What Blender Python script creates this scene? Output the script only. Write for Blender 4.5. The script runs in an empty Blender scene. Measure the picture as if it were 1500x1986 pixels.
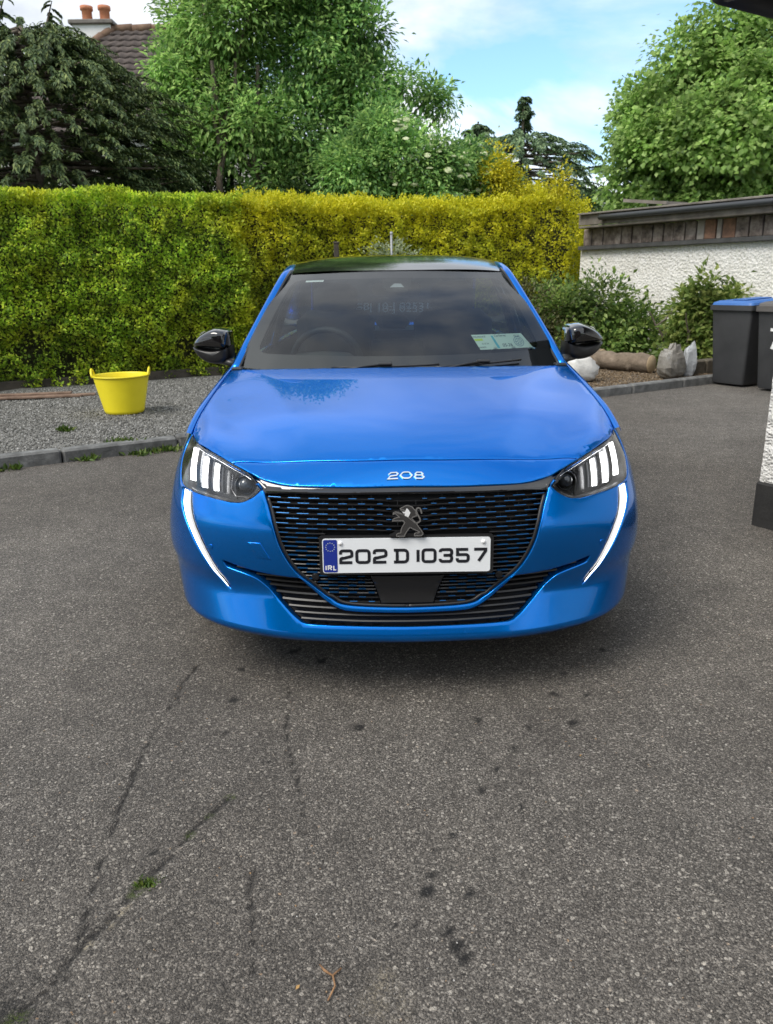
import bpy, bmesh, math, random
import numpy as np
from mathutils import Vector, Matrix
from mathutils.geometry import delaunay_2d_cdt
rng = np.random.default_rng(7); random.seed(7)
SC = bpy.context.scene
COL = SC.collection
R = math.radians

# ---------------------------------------------------------------- camera
CAM_H = 1.33
cam_d = bpy.data.cameras.new('camera'); cam = bpy.data.objects.new('camera', cam_d); COL.objects.link(cam)
cam_d.sensor_fit = 'VERTICAL'; cam_d.sensor_height = 36.0; cam_d.lens = 1508 / 1986 * 36
cam_d.clip_start = 0.05; cam_d.clip_end = 800
cam.matrix_world = Matrix.Translation((0, 0, CAM_H)) @ Matrix.Rotation(R(90 - 16.6), 4, 'X') @ Matrix.Rotation(R(-0.75), 4, 'Z')
cam_d.dof.use_dof = True; cam_d.dof.focus_distance = 2.75; cam_d.dof.aperture_fstop = 6.5
SC.camera = cam

# ---------------------------------------------------------------- world, sun, exposure
SUN_DIR = Vector((-0.50, -0.42, 0.82)).normalized()
w = bpy.data.worlds.new('World'); SC.world = w; w.use_nodes = True
nt = w.node_tree; nt.nodes.clear()
def N(tree, typ, **kw):
    n = tree.nodes.new(typ)
    for k, v in kw.items():
        if k == 'inp':
            for a, b in v.items(): n.inputs[a].default_value = b
        else: setattr(n, k, v)
    return n
sky = N(nt, 'ShaderNodeTexSky', sky_type='NISHITA', sun_disc=False, air_density=1.0, dust_density=1.2, ozone_density=1.2)
sky.sun_elevation = math.asin(SUN_DIR.z); sky.sun_rotation = math.atan2(SUN_DIR.x, SUN_DIR.y)
tc = N(nt, 'ShaderNodeTexCoord'); sep = N(nt, 'ShaderNodeSeparateXYZ')
nt.links.new(tc.outputs['Generated'], sep.inputs[0])
zz = N(nt, 'ShaderNodeMath', operation='MAXIMUM', inp={1: 0.0}); nt.links.new(sep.outputs['Z'], zz.inputs[0])
za = N(nt, 'ShaderNodeMath', operation='ADD', inp={1: 0.28}); nt.links.new(zz.outputs[0], za.inputs[0])
dx = N(nt, 'ShaderNodeMath', operation='DIVIDE'); dy = N(nt, 'ShaderNodeMath', operation='DIVIDE')
for d, a in ((dx, 'X'), (dy, 'Y')):
    nt.links.new(sep.outputs[a], d.inputs[0]); nt.links.new(za.outputs[0], d.inputs[1])
cmb = N(nt, 'ShaderNodeCombineXYZ', inp={2: 4.7}); dxo = N(nt, 'ShaderNodeMath', operation='ADD', inp={1: 0.10}); nt.links.new(dx.outputs[0], dxo.inputs[0]); nt.links.new(dxo.outputs[0], cmb.inputs[0]); nt.links.new(dy.outputs[0], cmb.inputs[1])
cn = N(nt, 'ShaderNodeTexNoise', inp={'Scale': 1.15, 'Detail': 8.0, 'Roughness': 0.52, 'Distortion': 0.35})
nt.links.new(cmb.outputs[0], cn.inputs['Vector'])
cr = N(nt, 'ShaderNodeValToRGB'); cr.color_ramp.elements[0].position = 0.36; cr.color_ramp.elements[1].position = 0.49
nt.links.new(cn.outputs['Fac'], cr.inputs[0])
cn2 = N(nt, 'ShaderNodeTexNoise', inp={'Scale': 2.6, 'Detail': 6.0, 'Roughness': 0.55}); nt.links.new(cmb.outputs[0], cn2.inputs['Vector'])
cc = N(nt, 'ShaderNodeValToRGB'); cc.color_ramp.elements[0].position = 0.32; cc.color_ramp.elements[1].position = 0.66
cc.color_ramp.elements[0].color = (2.7, 2.95, 3.35, 1); cc.color_ramp.elements[1].color = (5.6, 5.8, 6.0, 1)
nt.links.new(cn2.outputs['Fac'], cc.inputs[0])
mx = N(nt, 'ShaderNodeMix', data_type='RGBA'); nt.links.new(cr.outputs[0], mx.inputs[0]); nt.links.new(cc.outputs[0], mx.inputs[7])
sk = N(nt, 'ShaderNodeMix', data_type='RGBA', blend_type='MULTIPLY', inp={0: 1.0}); sk.inputs[7].default_value = (.82, 1.02, 1.12, 1)
nt.links.new(sky.outputs[0], sk.inputs[6]); nt.links.new(sk.outputs[2], mx.inputs[6])
bg = N(nt, 'ShaderNodeBackground', inp={'Strength': 0.11}); nt.links.new(mx.outputs[2], bg.inputs[0])
wo = N(nt, 'ShaderNodeOutputWorld'); nt.links.new(bg.outputs[0], wo.inputs[0])
sd = bpy.data.lights.new('sun', 'SUN'); sun = bpy.data.objects.new('sun', sd); COL.objects.link(sun)
sd.energy = 1.45; sd.angle = R(30); sd.color = (1, 0.95, 0.87)
sun.rotation_euler = SUN_DIR.to_track_quat('Z', 'Y').to_euler()
vs = SC.view_settings; vs.view_transform = 'Standard'; vs.look = 'None'; vs.exposure = 1.22; vs.gamma = 1; vs.use_curve_mapping = False
SC.render.engine = 'CYCLES'
cy = SC.cycles; cy.max_bounces = 8; cy.transparent_max_bounces = 12; cy.diffuse_bounces = 3; cy.glossy_bounces = 4; cy.transmission_bounces = 6
cy.caustics_reflective = False; cy.caustics_refractive = False; cy.use_denoising = True
try: cy.denoiser = 'OPENIMAGEDENOISE'; cy.denoising_input_passes = 'RGB_ALBEDO_NORMAL'
except Exception: pass
cy.sample_clamp_indirect = 6

# ---------------------------------------------------------------- helpers
def tag(o, label=None, cat=None, group=None, kind=None):
    if label: o['label'] = label
    if cat: o['category'] = cat
    if group: o['group'] = group
    if kind: o['kind'] = kind
    return o
def empty(name, loc=(0, 0, 0), rz=0, parent=None):
    o = bpy.data.objects.new(name, None); COL.objects.link(o); o.location = loc; o.rotation_euler = (0, 0, rz)
    o.empty_display_size = 0.1
    if parent: o.parent = parent
    return o
def link(name, me, mat=None, parent=None, smooth=True):
    if mat is not None and not me.materials: me.materials.append(mat)
    if smooth: me.polygons.foreach_set('use_smooth', np.ones(len(me.polygons), bool))
    o = bpy.data.objects.new(name, me); COL.objects.link(o)
    if parent: o.parent = parent
    return o
def mesh(name, V, Fs, mat=None, parent=None, smooth=True):
    me = bpy.data.meshes.new(name); me.from_pydata([tuple(map(float, v)) for v in V], [], [tuple(map(int, f)) for f in Fs]); me.update()
    return link(name, me, mat, parent, smooth)
def fastmesh(name, V, Fc, mat=None, parent=None, smooth=False):
    V = np.asarray(V, np.float32); Fc = np.asarray(Fc, np.int32); k = Fc.shape[1]
    me = bpy.data.meshes.new(name); me.vertices.add(len(V)); me.vertices.foreach_set('co', V.ravel())
    me.loops.add(Fc.size); me.loops.foreach_set('vertex_index', Fc.ravel())
    me.polygons.add(len(Fc)); me.polygons.foreach_set('loop_start', np.arange(0, Fc.size, k, dtype=np.int32))
    me.update(calc_edges=True); me.validate()
    return link(name, me, mat, parent, smooth)
class MB:
    """collects shapes, built as ONE mesh object"""
    def __init__(s): s.v = []; s.f = []
    def add(s, V, Fs):
        b = len(s.v); s.v += [tuple(p) for p in V]; s.f += [tuple(i + b for i in f) for f in Fs]; return s
    def box(s, c, d, M=None, bev=0.0):
        x, y, z = (q / 2 for q in d)
        if bev > 0:
            b = min(bev, x * .9, y * .9, z * .9); P = []
            for sx in (-1, 1):
                for sy in (-1, 1):
                    for sz in (-1, 1):
                        P += [(sx * (x - b), sy * (y - b), sz * z), (sx * (x - b), sy * y, sz * (z - b)), (sx * x, sy * (y - b), sz * (z - b))]
            bm = bmesh.new(); vs_ = [bm.verts.new(p) for p in P]; bmesh.ops.convex_hull(bm, input=vs_); bm.verts.index_update()
            V = [v.co.copy() for v in bm.verts]; F_ = [tuple(v.index for v in f.verts) for f in bm.faces]; bm.free()
        else:
            V = [Vector((a * x, b_ * y, c_ * z)) for a in (-1, 1) for b_ in (-1, 1) for c_ in (-1, 1)]
            F_ = [(0, 1, 3, 2), (4, 6, 7, 5), (0, 4, 5, 1), (2, 3, 7, 6), (0, 2, 6, 4), (1, 5, 7, 3)]
        if M is not None: V = [M @ Vector(p) for p in V]
        return s.add([Vector(p) + Vector(c) for p in V], F_)
    def tube(s, P, r, n=8, cap=True, flat=1.0, up=(0, 0, 1)):
        P = [Vector(p) for p in P]; rr = r if hasattr(r, '__len__') else [r] * len(P); V = []; F_ = []
        for i, p in enumerate(P):
            t = (P[min(i + 1, len(P) - 1)] - P[max(i - 1, 0)]).normalized()
            a = t.cross(Vector(up)); a = a.normalized() if a.length > 1e-4 else Vector((1, 0, 0)); b = a.cross(t)
            for k in range(n):
                th = 2 * math.pi * k / n; V.append(p + a * (rr[i] * math.cos(th)) + b * (rr[i] * flat * math.sin(th)))
        for i in range(len(P) - 1):
            for k in range(n):
                F_.append((i * n + k, i * n + (k + 1) % n, (i + 1) * n + (k + 1) % n, (i + 1) * n + k))
        if cap: F_.append(tuple(range(n - 1, -1, -1))); F_.append(tuple((len(P) - 1) * n + k for k in range(n)))
        return s.add(V, F_)
    def lathe(s, prof, n=24, M=None, close=False):
        V = []; F_ = []; m = len(prof)
        for k in range(n):
            a = 2 * math.pi * k / n
            for r_, z in prof: V.append(Vector((r_ * math.cos(a), r_ * math.sin(a), z)))
        for k in range(n):
            for i in range(m - 1): F_.append((k * m + i, ((k + 1) % n) * m + i, ((k + 1) % n) * m + i + 1, k * m + i + 1))
        if M is not None: V = [M @ v for v in V]
        return s.add(V, F_)
    def grid(s, A):
        A = np.asarray(A); n, m = A.shape[:2]
        return s.add([tuple(p) for p in A.reshape(-1, 3)], [(i * m + j, i * m + j + 1, (i + 1) * m + j + 1, (i + 1) * m + j) for i in range(n - 1) for j in range(m - 1)])
    def prism(s, poly, fn, h0, h1):
        """poly 2D, fn(x, y, h) -> 3D; closed slab"""
        n = len(poly); tri = tri_poly(poly)
        V = [fn(p[0], p[1], h1) for p in poly] + [fn(p[0], p[1], h0) for p in poly]
        F_ = [t for t in tri] + [tuple(i + n for i in t[::-1]) for t in tri] + [(i, i + n, (i + 1) % n + n, (i + 1) % n) for i in range(n)]
        return s.add(V, F_)
    def build(s, name, mat, parent=None, smooth=False, sharp=None):
        o = mesh(name, s.v, s.f, mat, parent, smooth)
        if sharp: autosmooth(o, sharp)
        return o
def autosmooth(o, deg=35):
    me = o.data; bm = bmesh.new(); bm.from_mesh(me)
    bmesh.ops.recalc_face_normals(bm, faces=bm.faces)
    for e in bm.edges:
        if len(e.link_faces) == 2 and e.calc_face_angle(0) > R(deg): e.smooth = False
    for f in bm.faces: f.smooth = True
    bm.to_mesh(me); bm.free()
def inside(P, poly):
    P = np.asarray(P); q = np.asarray(poly); x, y = P[:, 0], P[:, 1]; r = np.zeros(len(P), bool); j = len(q) - 1
    for i in range(len(q)):
        if q[i, 1] != q[j, 1]:
            r ^= ((q[i, 1] > y) != (q[j, 1] > y)) & (x < (q[j, 0] - q[i, 0]) * (y - q[i, 1]) / (q[j, 1] - q[i, 1]) + q[i, 0])
        j = i
    return r
def area2(p): p = np.asarray(p); x, y = p[:, 0], p[:, 1]; return np.sum(x * np.roll(y, -1) - np.roll(x, -1) * y)
def ccw(p): return list(p) if area2(p) > 0 else list(p)[::-1]
def tri_poly(poly):
    r = delaunay_2d_cdt([Vector(p[:2]) for p in poly], [], [list(range(len(poly)))], 1, 1e-7)
    c = [f for f in r[2]]; mp = {i: (o[0] if o else None) for i, o in enumerate(r[3])}
    out = []
    for f in c:
        g = tuple(mp[i] for i in f)
        if None not in g: out.append(g)
    return out
def crom(P, n=6):
    """Catmull-Rom resample of an open path"""
    P = [np.asarray(p, float) for p in P]
    if len(P) < 3: 
        return [P[0] + (P[1] - P[0]) * i / n for i in range(n)] + [P[1]]
    Q = [2 * P[0] - P[1]] + P + [2 * P[-1] - P[-2]]; out = []
    for i in range(1, len(Q) - 2):
        a, b, c, d = Q[i - 1:i + 3]
        for k in range(n):
            t = k / n
            out.append(.5 * (2 * b + (c - a) * t + (2 * a - 5 * b + 4 * c - d) * t * t + (3 * b - a - 3 * c + d) * t ** 3))
    out.append(P[-1]); return out
def resample(P, step, closed=True):
    P = [np.asarray(p, float) for p in P]; out = []
    n = len(P)
    for i in range(n if closed else n - 1):
        a, b = P[i], P[(i + 1) % n]; L = np.linalg.norm(b - a); k = max(1, int(math.ceil(L / step)))
        for j in range(k): out.append(a + (b - a) * j / k)
    if not closed: out.append(P[-1])
    return np.array(out)
def triangulate(outer, holes, step, keep=0.0):
    loops = [resample(ccw(outer), step * .8)] + [resample(ccw(h)[::-1], step * .8) for h in holes]
    B = np.vstack(loops); lo, hi = B.min(0), B.max(0)
    gx, gy = np.meshgrid(np.arange(lo[0] + step / 2, hi[0], step), np.arange(lo[1] + step / 2, hi[1], step)); Gp = np.stack([gx.ravel(), gy.ravel()], 1)
    m = inside(Gp, loops[0])
    for h in loops[1:]: m &= ~inside(Gp, h)
    Gp = Gp[m]
    if len(Gp):
        d = np.full(len(Gp), 9.)
        for i in range(0, len(B), 200): d = np.minimum(d, np.sqrt(((Gp[:, None] - B[None, i:i + 200]) ** 2).sum(-1)).min(1))
        Gp = Gp[d > step * .5 + keep]
    P = np.vstack([B, Gp]); E = []; o = 0; idx = []
    for l in loops:
        n = len(l); E += [(o + i, o + (i + 1) % n) for i in range(n)]; idx.append(list(range(o, o + n))); o += n
    r = delaunay_2d_cdt([Vector(p) for p in P], E, [], 0, 1e-7)
    V = np.array([tuple(v) for v in r[0]]); T = np.array([f for f in r[2]])
    mp = {}
    for i, oo in enumerate(r[3]):
        for k in oo: mp[k] = i
    c = V[T].mean(1); m = inside(c, loops[0])
    for h in loops[1:]: m &= ~inside(c, h)
    return V, T[m], [[mp[i] for i in l] for l in idx]
def panel(name, fn, outer, holes, step, mat, parent=None, depth=.02, r=.004, gap=.0015, off=0.0, smooth=True, edge=True):
    """skin cut out of a surface fn(u,v)->xyz, its rim rolled inwards"""
    V, T, loops = triangulate(outer, holes, step, (r + gap) if edge else 0.0)
    def pos(q): return fn(q[:, 0], q[:, 1])
    h = 2e-4; P = pos(V); du = pos(V + [h, 0]) - pos(V - [h, 0]); dv = pos(V + [0, h]) - pos(V - [0, h])
    Nn = np.cross(du, dv); Nn /= np.linalg.norm(Nn, axis=1)[:, None] + 1e-12
    P = P + Nn * off
    tri = T.copy(); a = V[tri]; s = (a[:, 1, 0] - a[:, 0, 0]) * (a[:, 2, 1] - a[:, 0, 1]) - (a[:, 2, 0] - a[:, 0, 0]) * (a[:, 1, 1] - a[:, 0, 1])
    tri[s < 0] = tri[s < 0][:, ::-1]
    faces = [tuple(t) for t in tri]; VV = [P]; base = len(P)
    if edge:
        for l in loops:
            l = np.array(l); B = P[l]; Tn = np.roll(B, -1, 0) - np.roll(B, 1, 0); Tn /= np.linalg.norm(Tn, axis=1)[:, None] + 1e-12
            O = np.cross(Tn, Nn[l]); O /= np.linalg.norm(O, axis=1)[:, None] + 1e-12
            P[l] = B - O * (r + gap); B = P[l].copy(); prev = list(l); n = len(l)
            for th in (30, 60, 90, None):
                if th is None: Q = B + O * r - Nn[l] * (r + depth)
                else: Q = B + O * r * math.sin(R(th)) - Nn[l] * r * (1 - math.cos(R(th)))
                VV.append(Q); cur = list(range(base, base + n)); base += n
                faces += [(prev[i], cur[i], cur[(i + 1) % n], prev[(i + 1) % n]) for i in range(n)]
                prev = cur
        VV[0] = P
    return mesh(name, np.vstack(VV), faces, mat, parent, smooth)

# ---------------------------------------------------------------- materials
MATS = {}
def mat(name, col=(.5, .5, .5), rough=.5, metal=0.0, coat=0.0, emit=None, es=1.0, spec=.5, coat_r=.03):
    m = bpy.data.materials.new(name); m.use_nodes = True; b = m.node_tree.nodes['Principled BSDF']
    b.inputs['Base Color'].default_value = (*col, 1); b.inputs['Roughness'].default_value = rough; b.inputs['Metallic'].default_value = metal
    b.inputs['Coat Weight'].default_value = coat; b.inputs['Coat Roughness'].default_value = coat_r; b.inputs['Specular IOR Level'].default_value = spec
    if emit: b.inputs['Emission Color'].default_value = (*emit, 1); b.inputs['Emission Strength'].default_value = es
    MATS[name] = m; return m
def nodes(m): return m.node_tree, m.node_tree.nodes['Principled BSDF']
def ramp(t, stops, src):
    n = t.nodes.new('ShaderNodeValToRGB'); e = n.color_ramp.elements
    e[0].position, e[0].color = stops[0][0], (*stops[0][1], 1); e[1].position, e[1].color = stops[-1][0], (*stops[-1][1], 1)
    for p, c in stops[1:-1]: q = e.new(p); q.color = (*c, 1)
    t.links.new(src, n.inputs[0]); return n.outputs[0]
def noise(t, scale, detail=4, rough=.55, vec=None, dist=0.0):
    n = N(t, 'ShaderNodeTexNoise', inp={'Scale': scale, 'Detail': detail, 'Roughness': rough, 'Distortion': dist})
    if vec is not None: t.links.new(vec, n.inputs['Vector'])
    return n.outputs['Fac']
def objco(t): return t.nodes.new('ShaderNodeTexCoord').outputs['Object']
def mixc(t, fac, a, b, mode='MIX'):
    n = N(t, 'ShaderNodeMix', data_type='RGBA', blend_type=mode)
    for i, v in ((0, fac), (6, a), (7, b)):
        if isinstance(v, (int, float)): n.inputs[i].default_value = v
        elif isinstance(v, tuple): n.inputs[i].default_value = (*v, 1)
        else: t.links.new(v, n.inputs[i])
    return n.outputs[2]
def mth(t, op, a, b=0.0, clamp=False):
    n = N(t, 'ShaderNodeMath', operation=op, use_clamp=clamp)
    for i, v in ((0, a), (1, b)):
        if isinstance(v, (int, float)): n.inputs[i].default_value = v
        else: t.links.new(v, n.inputs[i])
    return n.outputs[0]
def bump(t, b, h, strength=.3, dist=.01):
    n = N(t, 'ShaderNodeBump', inp={'Strength': strength, 'Distance': dist}); t.links.new(h, n.inputs['Height']); t.links.new(n.outputs[0], b.inputs['Normal'])
def mottled(name, stops, scale, rough=.8, bs=.3, bd=.01, bscale=None, detail=6, **kw):
    m = mat(name, rough=rough, **kw); t, b = nodes(m); co = objco(t)
    t.links.new(ramp(t, stops, noise(t, scale, detail, .6, co)), b.inputs['Base Color'])
    bump(t, b, noise(t, bscale or scale * 4, 6, .65, co), bs, bd); return m
def leafmat(name, stops, trans=.35, rough=.5, extra=None):
    m = mat(name, rough=rough, spec=.35); t, b = nodes(m)
    g = t.nodes.new('ShaderNodeNewGeometry'); c = ramp(t, stops, g.outputs['Random Per Island'])
    if extra: c = extra(t, c)
    t.links.new(c, b.inputs['Base Color'])
    tr = t.nodes.new('ShaderNodeBsdfTranslucent'); t.links.new(c, tr.inputs[0])
    ms = t.nodes.new('ShaderNodeMixShader'); ms.inputs[0].default_value = trans
    out = t.nodes['Material Output']; t.links.new(b.outputs[0], ms.inputs[1]); t.links.new(tr.outputs[0], ms.inputs[2]); t.links.new(ms.outputs[0], out.inputs[0])
    return m
def patchy(t, c, scale=1.3, lo=.55, hi=1.5):
    return mixc(t, 1.0, c, ramp(t, [(.32, (lo, lo, lo * 1.25)), (.68, (hi, hi * .97, hi * 1.25))], noise(t, scale, 3, .55, objco(t))), 'MULTIPLY')
def glassmat(name, tint, ior=1.5, rough=0.0):
    m = bpy.data.materials.new(name); m.use_nodes = True; t = m.node_tree; t.nodes.clear()
    tr = N(t, 'ShaderNodeBsdfTransparent', inp={'Color': (*tint, 1)}); gl = N(t, 'ShaderNodeBsdfGlossy', inp={'Roughness': rough, 'Color': (1, 1, 1, 1)})
    fr = N(t, 'ShaderNodeFresnel', inp={'IOR': ior}); ms = t.nodes.new('ShaderNodeMixShader'); o = t.nodes.new('ShaderNodeOutputMaterial')
    t.links.new(fr.outputs[0], ms.inputs[0]); t.links.new(tr.outputs[0], ms.inputs[1]); t.links.new(gl.outputs[0], ms.inputs[2]); t.links.new(ms.outputs[0], o.inputs[0])
    MATS[name] = m; return m
paint = mat('blue_paint', (.0, .165, .60), .24, .80, coat=.72, coat_r=.004)
paint.node_tree.nodes['Principled BSDF'].inputs['Specular Tint'].default_value = (.02, .55, 1, 1)
paint.node_tree.nodes['Principled BSDF'].inputs['Coat IOR'].default_value = 1.40
black_gloss = mat('gloss_black', (.006, .006, .007), .08, coat=1.0)
roof_black = mat('roof_black', (.006, .006, .007), .12, coat=.35)
roof_black.node_tree.nodes['Principled BSDF'].inputs['Coat IOR'].default_value = 1.3
black_satin = mat('satin_black', (.014, .014, .015), .38)
black_matt = mat('matt_black', (.010, .010, .011), .7)
cabin_dark = mat('cabin_plastic', (.030, .032, .033), .6)
cabin_mid = mat('cabin_fabric', (.034, .034, .036), .85)
chrome = mat('chrome', (.75, .76, .78), .12, 1.0)
dark_chrome = mat('dark_chrome', (.09, .09, .095), .22, 1.0)
chip_paint = mat('chip_paint', (.012, .095, .26), .35, .6)
lamp_dark = mat('lamp_dark_chrome', (.030, .031, .033), .25, 1.0)
lion_metal = mat('lion_metal', (.22, .22, .225), .28, 1.0)
smoke = mat('smoked_lamp', (.015, .015, .017), .25)
lamp_white = mat('lamp_white', (.9, .9, .9), .3, emit=(1, 1, 1), es=2.6)
reflector = mat('lamp_reflector', (.55, .56, .58), .22, .9)
white_plate = mat('plate_white', (.78, .80, .82), .35)
plate_black = mat('plate_black', (.012, .013, .018), .4)
euro_blue = mat('euro_blue', (.012, .030, .26), .4)
plain_white = mat('plain_white', (.8, .8, .8), .5)
rubber = mat('rubber', (.018, .018, .018), .75)
alloy = mat('alloy', (.35, .36, .38), .3, .9)
glass_ws = glassmat('windscreen_glass', (.74, .81, .80), 1.62)
glass_side = glassmat('privacy_glass', (.30, .34, .36), 1.55)
glass_rear = glassmat('rear_glass', (.22, .30, .38), 1.5)
glass_lamp = glassmat('lamp_glass', (.96, .97, .98), 1.45)
# ================================================================ THE CAR (x right, y back from the nose, z up, metres)
CAR_AT = (0.063, 2.27, 0.0)
def ncubic(xs, ys):
    xs = np.array(xs, float); ys = np.array(ys, float); n = len(xs); h = np.diff(xs); A = np.eye(n); r = np.zeros(n)
    for i in range(1, n - 1):
        A[i, i - 1] = h[i - 1]; A[i, i] = 2 * (h[i - 1] + h[i]); A[i, i + 1] = h[i]; r[i] = 6 * ((ys[i + 1] - ys[i]) / h[i] - (ys[i] - ys[i - 1]) / h[i - 1])
    M = np.linalg.solve(A, r)
    def f(x):
        x = np.clip(np.asarray(x, float), xs[0], xs[-1]); i = np.clip(np.searchsorted(xs, x) - 1, 0, n - 2)
        a = (xs[i + 1] - x) / h[i]; b = (x - xs[i]) / h[i]
        return a * ys[i] + b * ys[i + 1] + ((a ** 3 - a) * M[i] + (b ** 3 - b) * M[i + 1]) * h[i] ** 2 / 6
    return f
def sst(a, b, x):
    t = np.clip((np.asarray(x, float) - a) / (b - a), 0, 1); return t * t * (3 - 2 * t)
# plan of the body at bumper height, width and rake over height
PX = [-.4, -.2, 0, .2, .4, .55, .655, .742, .804, .850, .876, .884, .886, .886, .886, .886, .880, .86, .79, .62, .3, 0]
PY = [.035, .008, 0, .008, .035, .085, .14, .215, .305, .42, .56, .72, .95, 1.4, 2.2, 3.0, 3.4, 3.7, 3.92, 4.02, 4.05, 4.055]
_c = np.concatenate([[0], np.cumsum(np.hypot(np.diff(PX), np.diff(PY)))]); _c = _c - _c[2]
CX = ncubic(_c, PX); CY = ncubic(_c, PY); TEND = _c[-1]
def plin(xs, ys, r):
    """straight runs with tight rounded corners (radius r in z)"""
    xs = np.array(xs, float); ys = np.array(ys, float); k = np.array([-1, -.66, -.33, 0, .33, .66, 1]) * r; wt = np.array([.06, .12, .19, .26, .19, .12, .06])
    return lambda x: sum(w_ * np.interp(np.asarray(x, float) + d, xs, ys) for d, w_ in zip(k, wt))
_wz = ncubic([.36, .45, .58, .69, .78, .85, .90, .95, 1.0], [.992, 1.0, .982, .955, .918, .886, .865, .845, .825]); _wl = plin([.10, .19, .238, .365, .385, .45], [.86, .912, .956, .986, .989, 1.0], .010)
WZ = lambda z: np.where(np.asarray(z) > .43, _wz(z), _wl(z) + (_wz(z) - _wl(z)) * sst(.38, .43, z))
_pz = ncubic([.40, .45, .5, .55, .60, .65, .70, .74, .80, .86, 1.0], [.017, .007, 0.0, -.003, .002, .018, .035, .055, .10, .15, .2]); _pl = plin([.10, .19, .212, .238, .352, .372, .45], [.10, .040, .000, -.027, .022, .025, .008], .007)
PZ = lambda z: np.where(np.asarray(z) > .43, _pz(z), _pl(z) + (_pz(z) - _pl(z)) * sst(.39, .43, z))
_dz = np.array([.30, .36, .38, .43, .485, .55, .59, .62, .66, .72]); _dt = np.array([.575, .61, .625, .658, .695, .748, .792, .818, .828, .83])
def ridge(a, z):
    """blade edge that carries the running light"""
    q = (a - np.interp(z, _dz, _dt)) / .085; return np.exp(-np.abs(q) ** 1.25) * sst(.33, .42, z) * (1 - sst(.62, .70, z))
def S(t, z):
    t = np.asarray(t, float); z = np.asarray(z, float); a = np.abs(t); s = np.sign(t)
    x = s * CX(a) * WZ(z); y = CY(a) + PZ(z) * (1 - sst(.9, 1.5, a)); rd = ridge(a, z); y = y - .004 * rd
    return np.stack([x, y, z + 0 * x], -1)
def Sn(t, z, h=1e-3):
    n = np.cross(S(t + h, z) - S(t - h, z), S(t, z + h) - S(t, z - h)); return n / np.linalg.norm(n, axis=-1, keepdims=True)
def Soff(t, z, d): return S(t, z) - Sn(t, z) * d
_tt = np.linspace(0, TEND, 800); _ty = S(_tt, .6 + 0 * _tt)[:, 1]
def t_of_y(y): return float(np.interp(y, _ty, _tt))
# bonnet, fitted to the nose edge and headlamp tops
NOSE = [(0.0, .0446, .7211), (.1351, .0478, .7188), (.2373, .0557, .7189), (.3622, .0752, .7196), (.4259, .097, .7273), (.4709, .1199, .738), (.496, .137, .7474), (.565, .1895, .7691), (.6307, .2554, .7881), (.7096, .3653, .7996), (.7551, .4793, .8107), (.80, .60, .845)]
YF = ncubic([p[0] for p in NOSE], [p[1] for p in NOSE]); ZF = ncubic([p[0] for p in NOSE], [p[2] for p in NOSE])
RC = lambda v: .10 * (1 - np.exp(-v / .125)) + .17 * v
RE = lambda v: .063 * (1 - np.exp(-v / .24)) + .13 * v
_xa = np.linspace(0, .755, 60); _B = lambda a: np.stack([np.ones_like(a), a ** 2, a ** 4, a ** 6], -1)
_ys = np.linalg.lstsq(_B(_xa), YF(_xa), rcond=None)[0]; _zs = np.linalg.lstsq(_B(_xa), ZF(_xa), rcond=None)[0]
SEAM = [(.7551, .4793), (.757, .54), (.754, .605), (.748, .72), (.742, .88), (.737, 1.05), (.728, 1.20)]
def Gz(x, y):
    a = np.abs(x); w_ = sst(0, .76, a)
    v = y - YF(a); vs_ = y - _B(a) @ _ys
    z0 = ZF(a) + (1 - w_) * RC(np.maximum(v, 0)) + w_ * RE(np.maximum(v, 0)) + np.minimum(v, 0) * .9
    z1 = .721 + RC(np.maximum(y - .045, 0)) - .087 * a ** 2
    k = sst(.0, .42, v); z = z0 * (1 - k) + z1 * k
    xb = .315 + .30 * np.clip(y - .12, 0, 1.2) ** 1.3; d = a - xb; sp = .010 * np.log1p(np.exp(np.clip(d / .010, -30, 30)))
    wd = np.maximum(.74 - xb, .08); return z - .15 * sp * np.clip(1 - sp / wd, 0, 1) * sst(.02, .25, v) * (1 - .7 * sst(.75, 1.05, y))
def G(x, y): x = np.asarray(x, float); y = np.asarray(y, float); return np.stack([x, y, Gz(x, y)], -1)

car = empty('hatchback_car', CAR_AT)
tag(car, 'bright blue hatchback car with lit headlights parked on the asphalt driveway', 'car')
def mir(P): return [(-p[0],) + tuple(p[1:]) for p in P]
def sym(half):
    """half path from the centre line outwards and back to it -> closed symmetric loop"""
    return [tuple(p) for p in half] + [(-p[0], p[1]) for p in reversed(half) if abs(p[0]) > 1e-6]
# --- outlines on the fascia (t along the plan curve, z)
g_side = crom([(.466, .683), (.446, .643), (.428, .594), (.409, .542), (.381, .489), (.350, .445), (.314, .411), (.278, .377), (.243, .355), (.217, .343), (.169, .337), (.084, .334), (0, .333)], 4)
head_top = crom([(.98, .811), (.857, .800), (.722, .788), (.629, .769), (.551, .748), (.517, .731)], 4)
head_in = crom([(.517, .731), (.490, .708), (.492, .699), (.515, .679), (.552, .662), (.593, .658)], 3)
head_low = crom([(.593, .658), (.704, .664), (.835, .670), (.890, .679), (.933, .702)], 4)
head_out = crom([(.933, .702), (.985, .744), (.999, .778), (.98, .811)], 4)
HEAD = [tuple(p) for p in head_top[:-1] + head_in[:-1] + head_low[:-1] + head_out[:-1]]
int_up = crom([(.614, .463), (.550, .449), (.485, .437), (.405, .429), (.345, .425)], 4) + crom([(.332, .412), (.316, .393), (.274, .354), (.227, .328), (.186, .319), (.091, .316), (0, .315)], 4)
int_lo = crom([(.605, .450), (.595, .442), (.533, .427), (.493, .412), (.465, .388), (.422, .345), (.381, .306), (.352, .285)], 4) + crom([(.335, .281), (.251, .279), (0, .277)], 3)
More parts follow.
